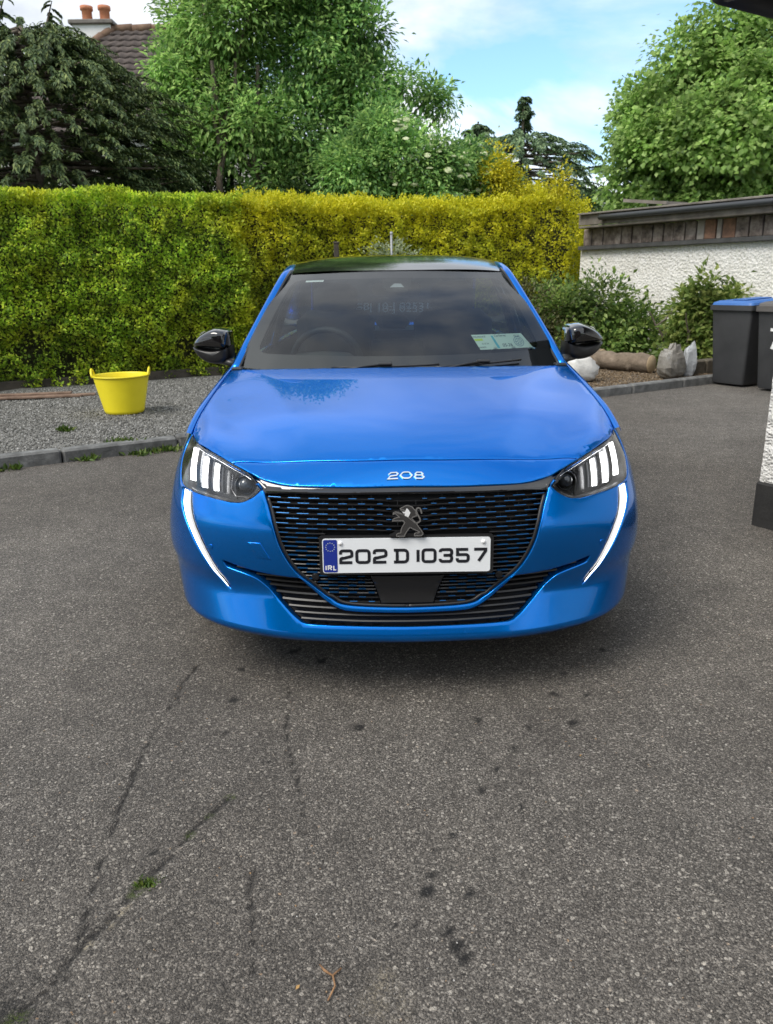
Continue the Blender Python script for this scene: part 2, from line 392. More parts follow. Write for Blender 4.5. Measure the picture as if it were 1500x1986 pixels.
INTAKE = sym([tuple(p) for p in int_lo[::-1]] + [tuple(p) for p in int_up])
drl_in = crom([(.787, .664), (.775, .635), (.750, .586), (.700, .523), (.655, .456), (.620, .396), (.604, .359)], 4)
drl_out = crom([(.855, .664), (.848, .621), (.819, .589), (.775, .548), (.717, .485), (.673, .434), (.639, .386), (.604, .359)], 4)
DRL = [tuple(p) for p in drl_in] + [tuple(p) for p in drl_out[::-1][1:]]
TB = t_of_y(.56)
def CREST(y): return float(Gz(np.interp(y, [p[1] for p in SEAM], [p[0] for p in SEAM]), y)) - .006
bump_half = [(0, .333)] + [tuple(p) for p in g_side[::-1][1:]] + [(.474, .700)] + [tuple(p) for p in head_in[1:-1]] + [tuple(p) for p in head_low] + [tuple(p) for p in head_out[1:]] + [(t_of_y(.515), CREST(.515)), (TB, CREST(.56)), (TB, .5), (TB, .262)] + [tuple(p) for p in crom([(1.0, .225), (.832, .212), (.775, .208), (.683, .206), (.6, .205), (.513, .206), (.457, .21), (.31, .216), (0, .218)], 3)]
BUMP = sym(bump_half)
drl_holes = [DRL, [(-p[0], p[1]) for p in DRL]]
bumper = panel('front_bumper', S, BUMP, [INTAKE] + drl_holes, .011, paint, car, depth=.035, r=.0045, gap=.001)
# tow eye cover, parking sensors
tow = [(.434, .488), (.483, .490), (.519, .541), (.471, .542)]
panel('tow_eye_cover', S, [(-a, b) for a, b in tow], [], .01, paint, bumper, depth=.004, r=.002, gap=.0, off=.0022)
def disc_on(name, t, z, r, m, parent, off=.002):
    return panel(name, S, [(t + r * math.cos(a), z + r * math.sin(a)) for a in np.linspace(0, 2 * math.pi, 16, endpoint=False)], [], r * .7, m, parent, depth=.01, r=.001, gap=0, off=off)
for t_ in (-.661, .661): disc_on('parking_sensor', t_, .505, .0095, paint, bumper)

# --- bonnet and nose panel
SHUT = [(0, .131), (.12, .136), (.245, .150), (.404, .178), (.50, .187), (.563, .1895)]
shut = [tuple(p) for p in crom(SHUT, 4)]
nose_edge = [tuple(p) for p in crom([p[:2] for p in NOSE[:8]], 4)]
panel('nose_panel', G, sym(nose_edge + shut[::-1][1:]), [], .010, paint, car, depth=.02, r=.004, gap=.0012)
seam = [tuple(p) for p in crom(SEAM, 4)]
wsb = [tuple(p) for p in crom([(.728, 1.20), (.70, 1.165), (.6, 1.11), (.5, 1.08), (.4, 1.05), (.3, 1.03), (.2, 1.012), (0, 1.0)], 3)]
hl_edge = [tuple(p) for p in crom([p[:2] for p in NOSE[7:11]], 4)]
bonnet = panel('bonnet', G, sym(shut + hl_edge[1:] + seam[1:] + wsb[1:]), [], .014, paint, car, depth=.025, r=.004, gap=.0015)
# badge 208
def ribbon(P, wd, closed=False):
    """stroke polygon quads for a 2D polyline"""
    P = [np.array(p, float) for p in P]; n = len(P); L = []; Rr = []
    for i in range(n):
        if closed: a, c = P[i - 1], P[(i + 1) % n]
        else: a, c = P[max(i - 1, 0)], P[min(i + 1, n - 1)]
        d1 = P[i] - a; d2 = c - P[i]
        if np.linalg.norm(d1) < 1e-9: d1 = d2
        if np.linalg.norm(d2) < 1e-9: d2 = d1
        d1 = d1 / np.linalg.norm(d1); d2 = d2 / np.linalg.norm(d2); n1 = np.array([-d1[1], d1[0]]); n2 = np.array([-d2[1], d2[0]]); m_ = n1 + n2; m_ /= max(np.linalg.norm(m_), 1e-6)
        k = wd / 2 / max(.45, m_ @ n1); L.append(P[i] + m_ * k); Rr.append(P[i] - m_ * k)
    return L, Rr
def stroke(mb, P, wd, fn, h=.002, closed=False):
    L, Rr = ribbon(P, wd, closed); n = len(L); V = [fn(p[0], p[1], h) for p in L] + [fn(p[0], p[1], h) for p in Rr] + [fn(p[0], p[1], 0) for p in L] + [fn(p[0], p[1], 0) for p in Rr]; F_ = []
    for i in range(n if closed else n - 1):
        j = (i + 1) % n; F_ += [(i, n + i, n + j, j), (2 * n + i, i, j, 2 * n + j), (n + i, 3 * n + i, 3 * n + j, n + j)]
    if not closed: F_ += [(0, 2 * n, 3 * n, n), (n - 1, 2 * n - 1, 4 * n - 1, 3 * n - 1)]
    mb.add(V, F_)
def arc(cx, cy, rx, ry, a0, a1, n=7): return [(cx + rx * math.cos(R(a)), cy + ry * math.sin(R(a))) for a in np.linspace(a0, a1, n)]
GLY = {'2': ([[(.02, .70), (.02, .84)] + arc(.2, .84, .18, .16, 180, 90, 4) + arc(.80, .82, .18, .18, 90, 0, 4) + [(.98, .66)] + arc(.80, .62, .18, .12, 0, -80, 4) + [(.2, .36)] + arc(.2, .26, .18, .12, 100, 180, 4) + [(.02, .0), (1.0, .0)]], False),
       '0': ([arc(.78, .78, .22, .22, 0, 90, 4) + arc(.22, .78, .22, .22, 90, 180, 4) + arc(.22, .22, .22, .22, 180, 270, 4) + arc(.78, .22, .22, .22, 270, 360, 4)], True),
       'D': ([arc(.70, .74, .28, .26, 0, 90, 4) + [(.12, 1.0), (.12, 0)] + arc(.70, .26, .28, .26, 270, 360, 4)], True),
       '1': ([[(.5, 0), (.5, 1)]], False),
       '3': ([[(.02, .80)] + arc(.2, .84, .18, .16, 180, 90, 4) + arc(.8, .84, .18, .16, 90, 0, 4) + arc(.8, .68, .18, .16, 0, -90, 4) + [(.30, .52)], [(.8, .52)] + arc(.8, .34, .18, .18, 90, 0, 4) + arc(.8, .18, .18, .18, 0, -90, 4) + arc(.2, .16, .18, .16, -90, -180, 4) + [(.02, .22)]], False),
       '5': ([[(.96, 1.0), (.04, 1.0), (.04, .56), (.75, .56)] + arc(.78, .36, .2, .2, 90, 0, 4) + arc(.78, .2, .2, .2, 0, -90, 4) + arc(.2, .16, .18, .16, -90, -180, 4) + [(.02, .26)]], False),
       '7': ([[(0, 1.0), (.95, 1.0), (.95, .86), (.38, 0)]], False)}
def glyph(mb, ch, x0, x1, z0, z1, wd, fn, h):
    paths, closed = GLY[ch]
    for P in paths:
        stroke(mb, [(x0 + wd / 2 + p[0] * (x1 - x0 - wd), z0 + wd / 2 + p[1] * (z1 - z0 - wd)) for p in P], wd, fn, h, closed)
nose_o = [o for o in car.children if o.name == 'nose_panel'][0] if False else bpy.data.objects['nose_panel']
def gfn(x, y, h):
    p = G(x, y); n = np.cross(G(x + 1e-3, y) - G(x - 1e-3, y), G(x, y + 1e-3) - G(x, y - 1e-3)); return p + n / np.linalg.norm(n) * (h + .0002)
B_ = {'2': [[(.06, .70), (.30, 1.0), (.86, 1.0), (1.0, .80), (.86, .52), (.25, .44), (.0, .0), (.98, .0)]], '0': [[(.0, .5), (.20, .92), (.34, 1.0), (.66, 1.0), (.80, .92), (1.0, .5), (.80, .08), (.66, .0), (.34, .0), (.20, .08)]], '8': [[(.10, .74), (.26, 1.0), (.74, 1.0), (.90, .74), (.76, .54), (.24, .54)], [(.0, .26), (.22, .54), (.78, .54), (1.0, .26), (.80, .0), (.20, .0)]]}
for ch, a, b in (('2', -.0695, -.034), ('0', -.031, .0095), ('8', .0125, .0465)):
    mb = MB()
    for P in B_[ch]:
        stroke(mb, [(a + .002 + .0 + p[0] * (b - a - .004) + .0105, .0665 + p[1] * .0185) for p in P], .0036, gfn, .0025, ch != '2')
    mb.build('badge_digit', chrome, nose_o)

# --- fender, doors, tail: the same body skin further back
def TY(y): return t_of_y(y)
def side(name, ys, zs, s, mtl=paint, arch=None, parent=car):
    poly = [(TY(y), z) for y, z in zip(ys, zs)]
    return panel(name, S, [(s * a, b) for a, b in poly], [], .03, mtl, parent, depth=.02, r=.004, gap=.002)
def arch_pts(yc, r_, a0, a1, n=14): return [(yc + r_ * math.cos(R(a)), .315 + r_ * math.sin(R(a))) for a in np.linspace(a0, a1, n)]
crest_y = [.562, .62, .72, .84, .96, 1.08, 1.2, 1.30]
crest_z = [float(Gz(np.interp(y, [p[1] for p in SEAM], [p[0] for p in SEAM]), y)) - .006 for y in crest_y[:-1]] + [.972]
for s in (-1, 1):
    ar = arch_pts(.83, .345, 138, -10)
    P = list(zip(crest_y, crest_z)) + [(1.36, .975), (1.36, .24), (1.18, .24)] + ar[::-1] + [(.562, .50)]
    fen = side('front_fender', [p[0] for p in P], [p[1] for p in P], s)
    # rolled shoulder between the skin and the bonnet seam
    rows = []
    for y, z in zip(np.linspace(.482, 1.26, 20), [CREST(min(max(q, .49), 1.2)) + (.004 if q > 1.2 else 0) for q in np.linspace(.482, 1.26, 20)]):
        a = S(TY(y), z - .004); xs = np.interp(y, [p[1] for p in SEAM], [p[0] for p in SEAM]); b = G(xs, min(y, 1.2)); b = np.array([b[0] + .002, y, b[2]])
        a = np.array([a[0] - .003, y, a[2]]); mid = (a + b) / 2 + np.array([.006, 0, .008]); mid2 = a * .8 + b * .2 + np.array([.004, 0, .0035])
        rows.append([b - np.array([0, 0, .012]), b - np.array([0, 0, .001]), mid, mid2, a - np.array([-.001, 0, .004])])
    A = np.array(rows); A[..., 0] *= s
    if s > 0: A = A[:, ::-1]
    mb = MB().grid(A); mb.build('shoulder', paint, fen, True)
    d1 = side('front_door', [1.37, 2.42, 2.42, 1.37], [.975, .985, .24, .24], s)
    mb = MB(); p = S(s * TY(2.3), .80); mb.box(p + np.array([s * .02, 0, 0]), (.03, .2, .03), bev=.01); mb.build('handle', paint, d1)
    ar = arch_pts(3.37, .345, -10, 190, 16)
    P = [(2.43, .985), (3.25, .985), (3.25, .70)] + [(y, z) for y, z in ar[::-1] if y < 3.24] + [(3.0, .24), (2.43, .24)]
    d2 = side('rear_door', [p[0] for p in P], [p[1] for p in P], s)
    mb = MB(); p = S(s * TY(3.15), .82); mb.box(p + np.array([s * .02, 0, 0]), (.03, .2, .03), bev=.01); mb.build('handle', paint, d2)
    P = [(3.26, .985), (3.88, .985), (3.88, .24), (3.74, .24)] + [(y, z) for y, z in ar if y > 3.27]
    side('rear_quarter', [p[0] for p in P], [p[1] for p in P], s)
tq = TY(3.89); panel('tailgate', S, [(tq, .42), (TEND - .001, .42), (TEND - .001, .985), (tq, .985)], [], .04, paint, car)
panel('tailgate', S, [(-tq, .42), (-TEND + .001, .42), (-TEND + .001, .985), (-tq, .985)], [], .04, paint, car)
panel('rear_bumper', S, [(tq, .2), (TEND - .001, .2), (TEND - .001, .41), (tq, .41)], [], .04, paint, car)
panel('rear_bumper', S, [(-tq, .2), (-TEND + .001, .2), (-TEND + .001, .41), (-tq, .41)], [], .04, paint, car)
for s in (-1, 1):
    P = [(TY(3.80), .70), (TEND - .45, .70), (TEND - .45, .86), (TY(3.74), .88)]
    panel('tail_lamp', S, [(s * a, b) for a, b in P], [], .03, mat('tail_red%d' % s, (.25, .005, .008), .15, coat=1), car, off=.008)

# --- grille
grille = empty('grille', (0, 0, 0), parent=car)
GR = sym([(0, .333)] + [tuple(p) for p in g_side[::-1][1:]] + [(.47, .708), (.40, .708), (.20, .708), (0, .708)])
panel('back_panel', lambda a, b: Soff(a, b, .045), GR, [], .02, black_matt, grille, edge=False)
# frame strip over the top and dark lip round the opening
strip_top = [(p[0], p[1]) for p in [(0, .7205), (.143, .7185), (.251, .7185), (.385, .7195), (.456, .7265), (.505, .737)]]
st = crom(strip_top, 4); sb_ = crom([(.492, .706), (.466, .694), (.385, .699), (.251, .698), (.143, .699), (0, .700)], 4)
panel('top_trim', lambda a, b: Soff(a, b, .004), sym([tuple(p) for p in st] + [tuple(p) for p in sb_]), [], .008, black_gloss, grille, depth=.03, r=.003, gap=.0005)
def edge_x(z):
    zs = [p[1] for p in g_side][::-1]; ts = [p[0] for p in g_side][::-1]; return float(np.interp(z, zs, ts))
zrow = np.concatenate([np.arange(.346, .45, .0120), np.arange(.456, .697, .0152)]); PLATE = (-.268, .268, .455, .570)
webs = MB(); nchip = 0
for ri, z in enumerate(zrow):
    e = edge_x(z) + .004
    spans = [(-e, e)]
    if .447 < z < .578: spans = [(-e, -.262), (.262, e)]
    elif z < .44: 
        rx = .121 - (.438 - z) * .33; spans = [(-e, -rx), (rx, e)]
    for a, b in spans:
        mb = MB(); n = max(2, int((b - a) / .02)); tv = np.linspace(a, b, n + 1); rows = []
        for t_ in tv:
            dip = -.0045 * math.exp(-(t_ / .085) ** 4) if z > .575 else 0.0
            pin = .010 * math.exp(-(t_ / .06) ** 4) if z > .575 else 0.0
            o = [(.013 + pin, .0032), (.0105 + pin, .0012), (.0125 + pin, -.0016), (.036, -.0016), (.036, .0032)]
            rows.append([Soff(t_, z + dip + dz, d) for d, dz in o])
        mb.grid(np.array(rows)).build('grille_bar', black_satin, grille, False)
    # staggered body-colour chips on the face of each bar, longer towards the outside
    x = (.030 if ri % 2 else .058)
    while x < e - .004:
        ln = .010 + .034 * min(1, x / .40); pit = .056 + .016 * (x / .45); x0, x1 = x - ln / 2, min(x + ln / 2, e - .002)
        ok = any(a + .002 < x0 and x1 < b - .001 for a, b in spans) and not (z > .575 and x0 < .045)
        if ok and x1 - x0 > .008:
            for s in (-1, 1):
                tv = np.linspace(x0, x1, 3); mc = MB(); rows = []
                for t_ in tv: rows.append([Soff(s * t_, z + dz, d) for d, dz in ((.016, .0040), (.0094, .0039), (.0090, .0020), (.012, .0017))])
                A = np.array(rows)
                if s < 0: A = A[::-1]
                if nchip < 300: MB().grid(A).build('grille_chip', chip_paint, grille, False); nchip += 1
        for s in (-1, 1):
            if any(a < x < b for a, b in spans):
                a_ = Soff(s * x, z, .020); b_ = Soff(s * x, min(z + .0150, .70), .020); webs.tube([a_, b_], .0011, 4, False, up=(0, 1, 0))
        x += pit
wb = webs.build('grille_web', black_satin, grille); wb['kind'] = 'stuff'
rad = [(-.118, .437), (.118, .437), (.086, .343), (-.086, .343)]
panel('radar_panel', lambda a, b: Soff(a, b, .006), rad, [], .02, black_satin, grille, depth=.02, r=.003)
for t_ in (-.292, .292): disc_on('parking_sensor', t_, .431, .012, black_satin, grille, off=-.004)
# dark lip following the opening
lip = MB()
for s in (-1, 1): lip.tube([Soff(s * (p[0] - .005), p[1] + (.004 if p[1] < .36 else 0), .012) for p in g_side], .006, 6)
lip.build('lip', black_satin, grille, True)
# --- lower intake
intake = empty('lower_intake', (0, 0, 0), parent=car)
panel('back_panel', lambda a, b: Soff(a, b, .05), [(p[0] * 1.0, p[1]) for p in INTAKE], [], .02, black_matt, intake, edge=False)
ilo = np.array([p for p in int_lo]); iup = np.array([p for p in int_up])
lt = np.linspace(.0, .60, 60)
zlo = np.interp(lt, ilo[::-1, 0], ilo[::-1, 1]); zup = np.interp(lt, iup[::-1, 0], iup[::-1, 1])
for k in range(9):
    mb = MB(); zc = .290 + .0175 * k
    rows = []; segs = []
    for t_, a, b in zip(np.concatenate([-lt[::-1], lt[1:]]), np.concatenate([zlo[::-1], zlo[1:]]), np.concatenate([zup[::-1], zup[1:]])):
        z = zc + .020 * max(0, abs(t_) - .15)
        ok = a + .002 < z < b - .002
        if ok: rows.append([Soff(t_, z + dz, d) for d, dz in ((.034, .004), (.016, .0045), (.014, .0), (.02, -.0035))])
        if (not ok or abs(t_) > .598) and rows:
            if len(rows) > 1: segs.append(rows)
            rows = []
    if len(rows) > 1: segs.append(rows)
    for r_ in segs: MB().grid(np.array(r_)).build('slat', black_satin, intake)

# --- headlights
def quad_on(pts, off, n=8, m=3):
    """ruled patch TL TR BR BL"""
    a, b, c, d = (np.array(p) for p in pts); A = []
    for i in range(n + 1):
        v = i / n; l = a + (d - a) * v; r_ = b + (c - b) * v
        A.append([Soff(*(l + (r_ - l) * u), off) for u in np.linspace(0, 1, m + 1)])
    return np.array(A)
for s in (-1, 1):
    hl = empty('headlight', (0, 0, 0), parent=car)
    ms = lambda P: [(s * p[0], p[1]) for p in P]
    sf = lambda d: (lambda a, b: Soff(a, b, d))
    panel('lens_cover', sf(.002), ms(HEAD), [], .012, glass_lamp, hl, edge=False)
    panel('housing', sf(.05), ms(HEAD), [], .016, smoke, hl, edge=False)
    # dark surround wall
    H_ = resample(HEAD, .01); wl = MB(); n = len(H_); cen = H_.mean(0)
    A = np.array([[Soff(s * p[0], p[1], .003) for p in H_], [Soff(s * (p[0] + (cen[0] - p[0]) * .035), p[1] + (cen[1] - p[1]) * .08, .006) for p in H_], [Soff(s * (p[0] + (cen[0] - p[0]) * .05), p[1] + (cen[1] - p[1]) * .10, .05) for p in H_]])
    A = np.concatenate([A, A[:, :1]], 1); wl.grid(A); wl.build('surround', black_satin, hl, True)
    LED = [[(.935, .784), (.900, .787), (.823, .697), (.848, .695)], [(.799, .776), (.779, .777), (.735, .688), (.755, .687)], [(.719, .767), (.704, .767), (.674, .686), (.688, .685)]]
    for q in LED:
        q2 = [(s * a, b) for a, b in q]; mb = MB(); A = quad_on(q2, .016); B2 = quad_on(q2, .026)
        mb.grid(A); n, m_ = A.shape[:2]
        for side_ in (0, m_ - 1): mb.grid(np.array([[A[i, side_], B2[i, side_]] for i in range(n)]))
        mb.build('light_claw', lamp_white, hl, True)
    # bright reflector shelves between the claws and a thin trim above them
    for q in ([(.885, .790), (.808, .780), (.766, .690), (.808, .694)], [(.765, .777), (.727, .770), (.697, .688), (.722, .690)]):
        mb = MB(); mb.grid(quad_on([(s * a, b) for a, b in q], .036)); mb.build('reflector', lamp_dark, hl, True)
    mb = MB(); mb.grid(quad_on([(s * a, b) for a, b in [(.694, .768), (.660, .756), (.640, .684), (.664, .684)]], .03)); mb.build('reflector', lamp_dark, hl, True)
    tr_ = crom([(.93, .802), (.857, .794), (.722, .781), (.629, .762), (.56, .743), (.53, .732)], 4)
    mb = MB(); mb.tube([Soff(s * p[0], p[1] - .002, .008) for p in tr_], .0035, 6, flat=.6); mb.build('trim_strip', chrome, hl, True)
    # projector
    c = Soff(s * .575, .722, .040); nrm = Vector((0, -1, .05)).normalized(); Mq = Matrix.Translation(Vector(c)) @ nrm.to_track_quat('Z', 'Y').to_matrix().to_4x4()
    MB().lathe([(.0001, .026), (.010, .0245), (.019, .018), (.0245, .008), (.026, 0)], 20, Mq).build('projector_lens', mat('projector_glass%d' % s, (.05, .055, .06), .05, coat=1), hl, True)
    MB().lathe([(.025, .004), (.029, .014), (.033, .010), (.033, -.02)], 20, Mq).build('projector_ring', lamp_dark, hl, True)
    hexp = [(.628, .745), (.618, .700), (.595, .678), (.540, .678), (.517, .700)]
    mb = MB(); mb.tube([Soff(s * p[0], p[1], .026) for p in hexp], .0022, 5); mb.build('trim_strip', dark_chrome, hl)
    # piano-black link between lamp and grille
    lk = [(.517, .731), (.505, .737), (.466, .706), (.462, .690), (.474, .698), (.490, .708)]
    panel('lamp_link', sf(.003), ms([(.520, .734), (.497, .730), (.468, .712), (.467, .690), (.478, .697), (.491, .710)]), [], .01, black_gloss, hl, depth=.02, r=.002)
    # daytime running light fang
    dr = empty('daytime_running_light', (0, 0, 0), parent=car)
    panel('frame', sf(.004), ms(DRL), [], .008, black_gloss, dr, depth=.02, r=.002, gap=.0005)
    di = np.array(crom([tuple(p) for p in drl_in[::4]], 6)); do = np.array(crom([(.855, .664), (.848, .621), (.819, .589), (.775, .548), (.717, .485), (.673, .434), (.625, .378)], 6))
    A = []
    for k in range(len(di)):
        v = k / (len(di) - 1); l, r_ = di[k], do[min(k, len(do) - 1)]
        f0 = .30; f1 = .70 - .04 * v; a, b = l + (r_ - l) * f0, l + (r_ - l) * f1
        A.append([Soff(s * (a + (b - a) * u)[0], (a + (b - a) * u)[1], -.0015) for u in np.linspace(0, 1, 4)])
    MB().grid(np.array(A)).build('light_strip', lamp_white, dr, True)

# --- number plate
plate = empty('number_plate', (-.003, -.014, 0), parent=car)
def pfn(x, z, h): return (x, -h, z)
def rrect(x0, x1, z0, z1, r_): return arc(x1 - r_, z1 - r_, r_, r_, 0, 90, 4) + arc(x0 + r_, z1 - r_, r_, r_, 90, 180, 4) + arc(x0 + r_, z0 + r_, r_, r_, 180, 270, 4) + arc(x1 - r_, z0 + r_, r_, r_, 270, 360, 4)
PZ0, PZ1 = .4575, .5685
MB().prism(rrect(-.270, .270, PZ0 - .008, PZ1 + .006, .008), pfn, -.016, 0).build('plate_holder', black_satin, plate)
MB().prism(rrect(-.260, .260, PZ0, PZ1, .008), pfn, 0.0002, .004).build('plate_board', white_plate, plate)
MB().prism(rrect(-.257, -.214, PZ0 + .003, PZ1 - .003, .005), pfn, .0042, .005).build('euro_band', euro_blue, plate)
cx2mm = lambda c: -.260 + (c - 100) * .000406
for ch, a, b in (('2', 225, 337), ('0', 350, 467), ('2', 482, 597), ('D', 647, 762), ('1', 817, 840), ('0', 855, 970), ('3', 985, 1098), ('5', 1115, 1225), ('7', 1245, 1360)):
    mb = MB(); glyph(mb, ch, cx2mm(a), cx2mm(b), .4870, .5345, .0092, lambda x, z, h: (x, -h - .0042, z), .001)
    if ch == 'D':
        stroke(mb, [(cx2mm(a) - .001, .4916), (cx2mm(a) + .010, .4916)], .0092, lambda x, z, h: (x, -h - .0042, z), .001); stroke(mb, [(cx2mm(a) - .001, .5299), (cx2mm(a) + .010, .5299)], .0092, lambda x, z, h: (x, -h - .0042, z), .001)
    mb.build('plate_character', plate_black, plate)
mb = MB()
IRL = {'I': [[(.5, 0), (.5, 1)]], 'R': [[(.0, 0), (.0, 1), (.7, 1), (1, .85), (1, .62), (.7, .48), (0, .48)], [(.55, .48), (1, 0)]], 'L': [[(0, 1), (0, 0), (.95, 0)]]}
for ch, a, b in (('I', -.2515, -.2485), ('R', -.2445, -.2315), ('L', -.2275, -.2170)):
    for P in IRL[ch]: stroke(mb, [(a + .0015 + p[0] * (b - a - .003), .4685 + p[1] * .0135) for p in P], .0034, lambda x, z, h: (x, -h - .0052, z), .0006)
mb.build('plate_character', plain_white, plate)
for k in range(12):
    a = R(30 * k); c = (-.2355 + .0135 * math.cos(a), .5425 + .0135 * math.sin(a))
    MB().prism([(c[0] + (.0022 if j % 2 == 0 else .0009) * math.sin(R(36 * j)), c[1] + (.0022 if j % 2 == 0 else .0009) * math.cos(R(36 * j))) for j in range(10)], pfn, .0051, .0056).build('euro_star', mat('star_pale', (.55, .6, .62), .5) if k == 0 else MATS['star_pale'], plate)
for x in (-.204, .238):
    MB().lathe([(.0068, 0), (.0066, .003), (.005, .005), (.0001, .0056)], 12, Matrix.Translation((x, -.004, .5545)) @ Matrix.Rotation(R(90), 4, 'X')).build('screw_cap', mat('cap_white', (.85, .85, .85), .35), plate, True)
plate.rotation_euler = (R(-2), 0, 0)

# --- emblem: a rearing lion
emb = empty('lion_emblem', (0, 0, 0), parent=car)
def efn(x, y, h):   # crop units -> metres on the grille
    px = (740 + x * .07047 - 787.5) / 628; pz = .5785 + (1840 - y) * .07047 / 628 * 1.02
    return (px + .0015, -.006 - h, pz)
body = [(470, 1065), (540, 1030), (600, 995), (660, 980), (730, 1000), (800, 1030), (830, 1080), (890, 1130), (900, 1200), (905, 1275), (800, 1310), (785, 1345), (900, 1480), (960, 1570), (1040, 1680), (1085, 1760), (1075, 1800), (1035, 1830), (855, 1830), (850, 1780), (890, 1745), (960, 1750), (985, 1720), (930, 1690), (820, 1640), (735, 1590), (690, 1640), (620, 1740), (590, 1790), (585, 1835), (370, 1840), (365, 1785), (400, 1755), (480, 1740), (490, 1650), (530, 1560), (590, 1460), (545, 1405), (340, 1402), (262, 1412), (270, 1362), (340, 1322), (440, 1305), (400, 1255), (330, 1200), (278, 1222), (284, 1180), (345, 1152), (430, 1168), (585, 1250), (560, 1195), (525, 1160), (600, 1150), (560, 1100), (500, 1110)]
MB().prism([(p[0], p[1]) for p in body], efn, -.004, .005).build('lion_body', lion_metal, emb)
mb = MB(); 
def outline(P, wd, closed=True): stroke(mb, P, wd, lambda x, y, h: efn(x, y, .0048 + h), .0012, closed)
outline(body, 26)
outline([(345, 1170), (560, 1245), (690, 1320), (790, 1400), (900, 1500)], 22, False)
mb.build('lion_outline', chrome, emb)
mb = MB(); tail = crom([(905, 1478), (970, 1450), (1010, 1400), (990, 1330), (940, 1240), (905, 1150), (910, 1090), (950, 1055), (1000, 1070), (1030, 1130), (1050, 1215)], 4)
stroke(mb, tail, 42, lambda x, y, h: efn(x, y, h), .005); mb.build('lion_tail', chrome, emb)
MB().prism([(525, 1158), (600, 1165), (640, 1065), (680, 1085), (745, 1180), (690, 1305), (585, 1255), (605, 1205), (560, 1195)], efn, .0052, .0066).build('lion_face_highlight', plain_white, emb)  # white piece stands in for the highlight on the lion's face
MB().prism(arc(0, 0, 1, 1, 0, 180, 10) and [(-.055 + .11 * i / 10, .0) for i in range(11)] + [(.035, .010), (-.035, .010)], lambda x, z, h: (x, -h, .5755 + z), -.02, .006).build('emblem_base', black_satin, emb)

# --- windscreen and greenhouse
def WS(u, v):
    u = np.asarray(u, float); v = np.asarray(v, float)
    bx, by, bz = .715 * u, 1.02 + .19 * u * u, .957 + .012 * u * u
    tx, ty, tz = .535 * u, 1.685 + .085 * u * u, 1.372 - .010 * u * u
    b = np.sin(np.pi * v)
    return np.stack([bx + (tx - bx) * v, by + (ty - by) * v - .028 * b, bz + (tz - bz) * v + .022 * b], -1)
def grid_of(fn, u0, u1, v0, v1, n, m, off=0.0):
    U, V_ = np.meshgrid(np.linspace(u0, u1, n + 1), np.linspace(v0, v1, m + 1)); return fn(U, V_)
def WSo(d):
    def f(u, v):
        h = 1e-3; n = np.cross(WS(u + h, v) - WS(u - h, v), WS(u, v + h) - WS(u, v - h)); n /= np.linalg.norm(n, axis=-1, keepdims=True); return WS(u, v) - n * d
    return f
ws = empty('windscreen', (0, 0, 0), parent=car)
MB().grid(grid_of(WS, -1, 1, 0, 1, 40, 24)).build('glass_pane', glass_ws, ws, True)
ring_in = rrect(-.915, .915, .135, .915, .07)
panel('frit_border', WSo(.004), [(-.995, .0), (.995, .0), (.995, .995), (-.995, .995)], [ring_in + []], .05, mat('frit', (.030, .026, .029), .5), ws, edge=False)
panel('camera_shroud', WSo(.006), [(-.13, .93), (.13, .93), (.115, .80), (.07, .745), (-.07, .745), (-.115, .80)], [], .03, black_satin, ws, edge=False)
mb = MB(); c0 = WSo(.012)(0.0, .80); mb.prism([(-.035, 0), (.035, 0), (.02, .02), (-.012, .022)], lambda x, y, h: tuple(WSo(.0055 - h)(x * 1.7, .80 + y * 2.2)), 0, .001); mb.build('camera_window', mat('pale_window', (.32, .34, .36), .25), ws)
panel('toll_tag', WSo(.006), [(-.80, .925), (-.64, .925), (-.64, .895), (-.80, .895)], [], .03, mat('tag_pale', (.62, .68, .68), .4), ws, edge=False)
roof_c = ncubic([1.68, 1.80, 2.0, 2.3, 2.7, 3.1, 3.40], [1.374, 1.400, 1.431, 1.462, 1.470, 1.448, 1.40])
def roof(u, v):
    y = 1.69 + .085 * u * u * (1 - v) + 1.70 * v; z = roof_c(y) - .012 * u * u - .020 * np.abs(u) ** 4; return np.stack([.548 * u, y, z], -1)
MB().grid(grid_of(roof, -1, 1, 0, 1, 30, 40)).build('roof', roof_black, car, True)
rear_g = lambda u, v: np.stack([(.53 + .06 * v) * u, 3.40 + .50 * v - .05 * u * u, 1.392 - .40 * v - .02 * u * u], -1)
rw = MB().grid(grid_of(rear_g, -1, 1, 0, 1, 20, 10)).build('rear_window', glass_rear, car, True)
rail = crom([(.722, 1.185, .955), (.690, 1.31, 1.040), (.624, 1.50, 1.188), (.564, 1.70, 1.325), (.545, 1.83, 1.372), (.546, 2.1, 1.398), (.552, 2.6, 1.402), (.546, 3.2, 1.368), (.60, 3.85, .99)], 5)
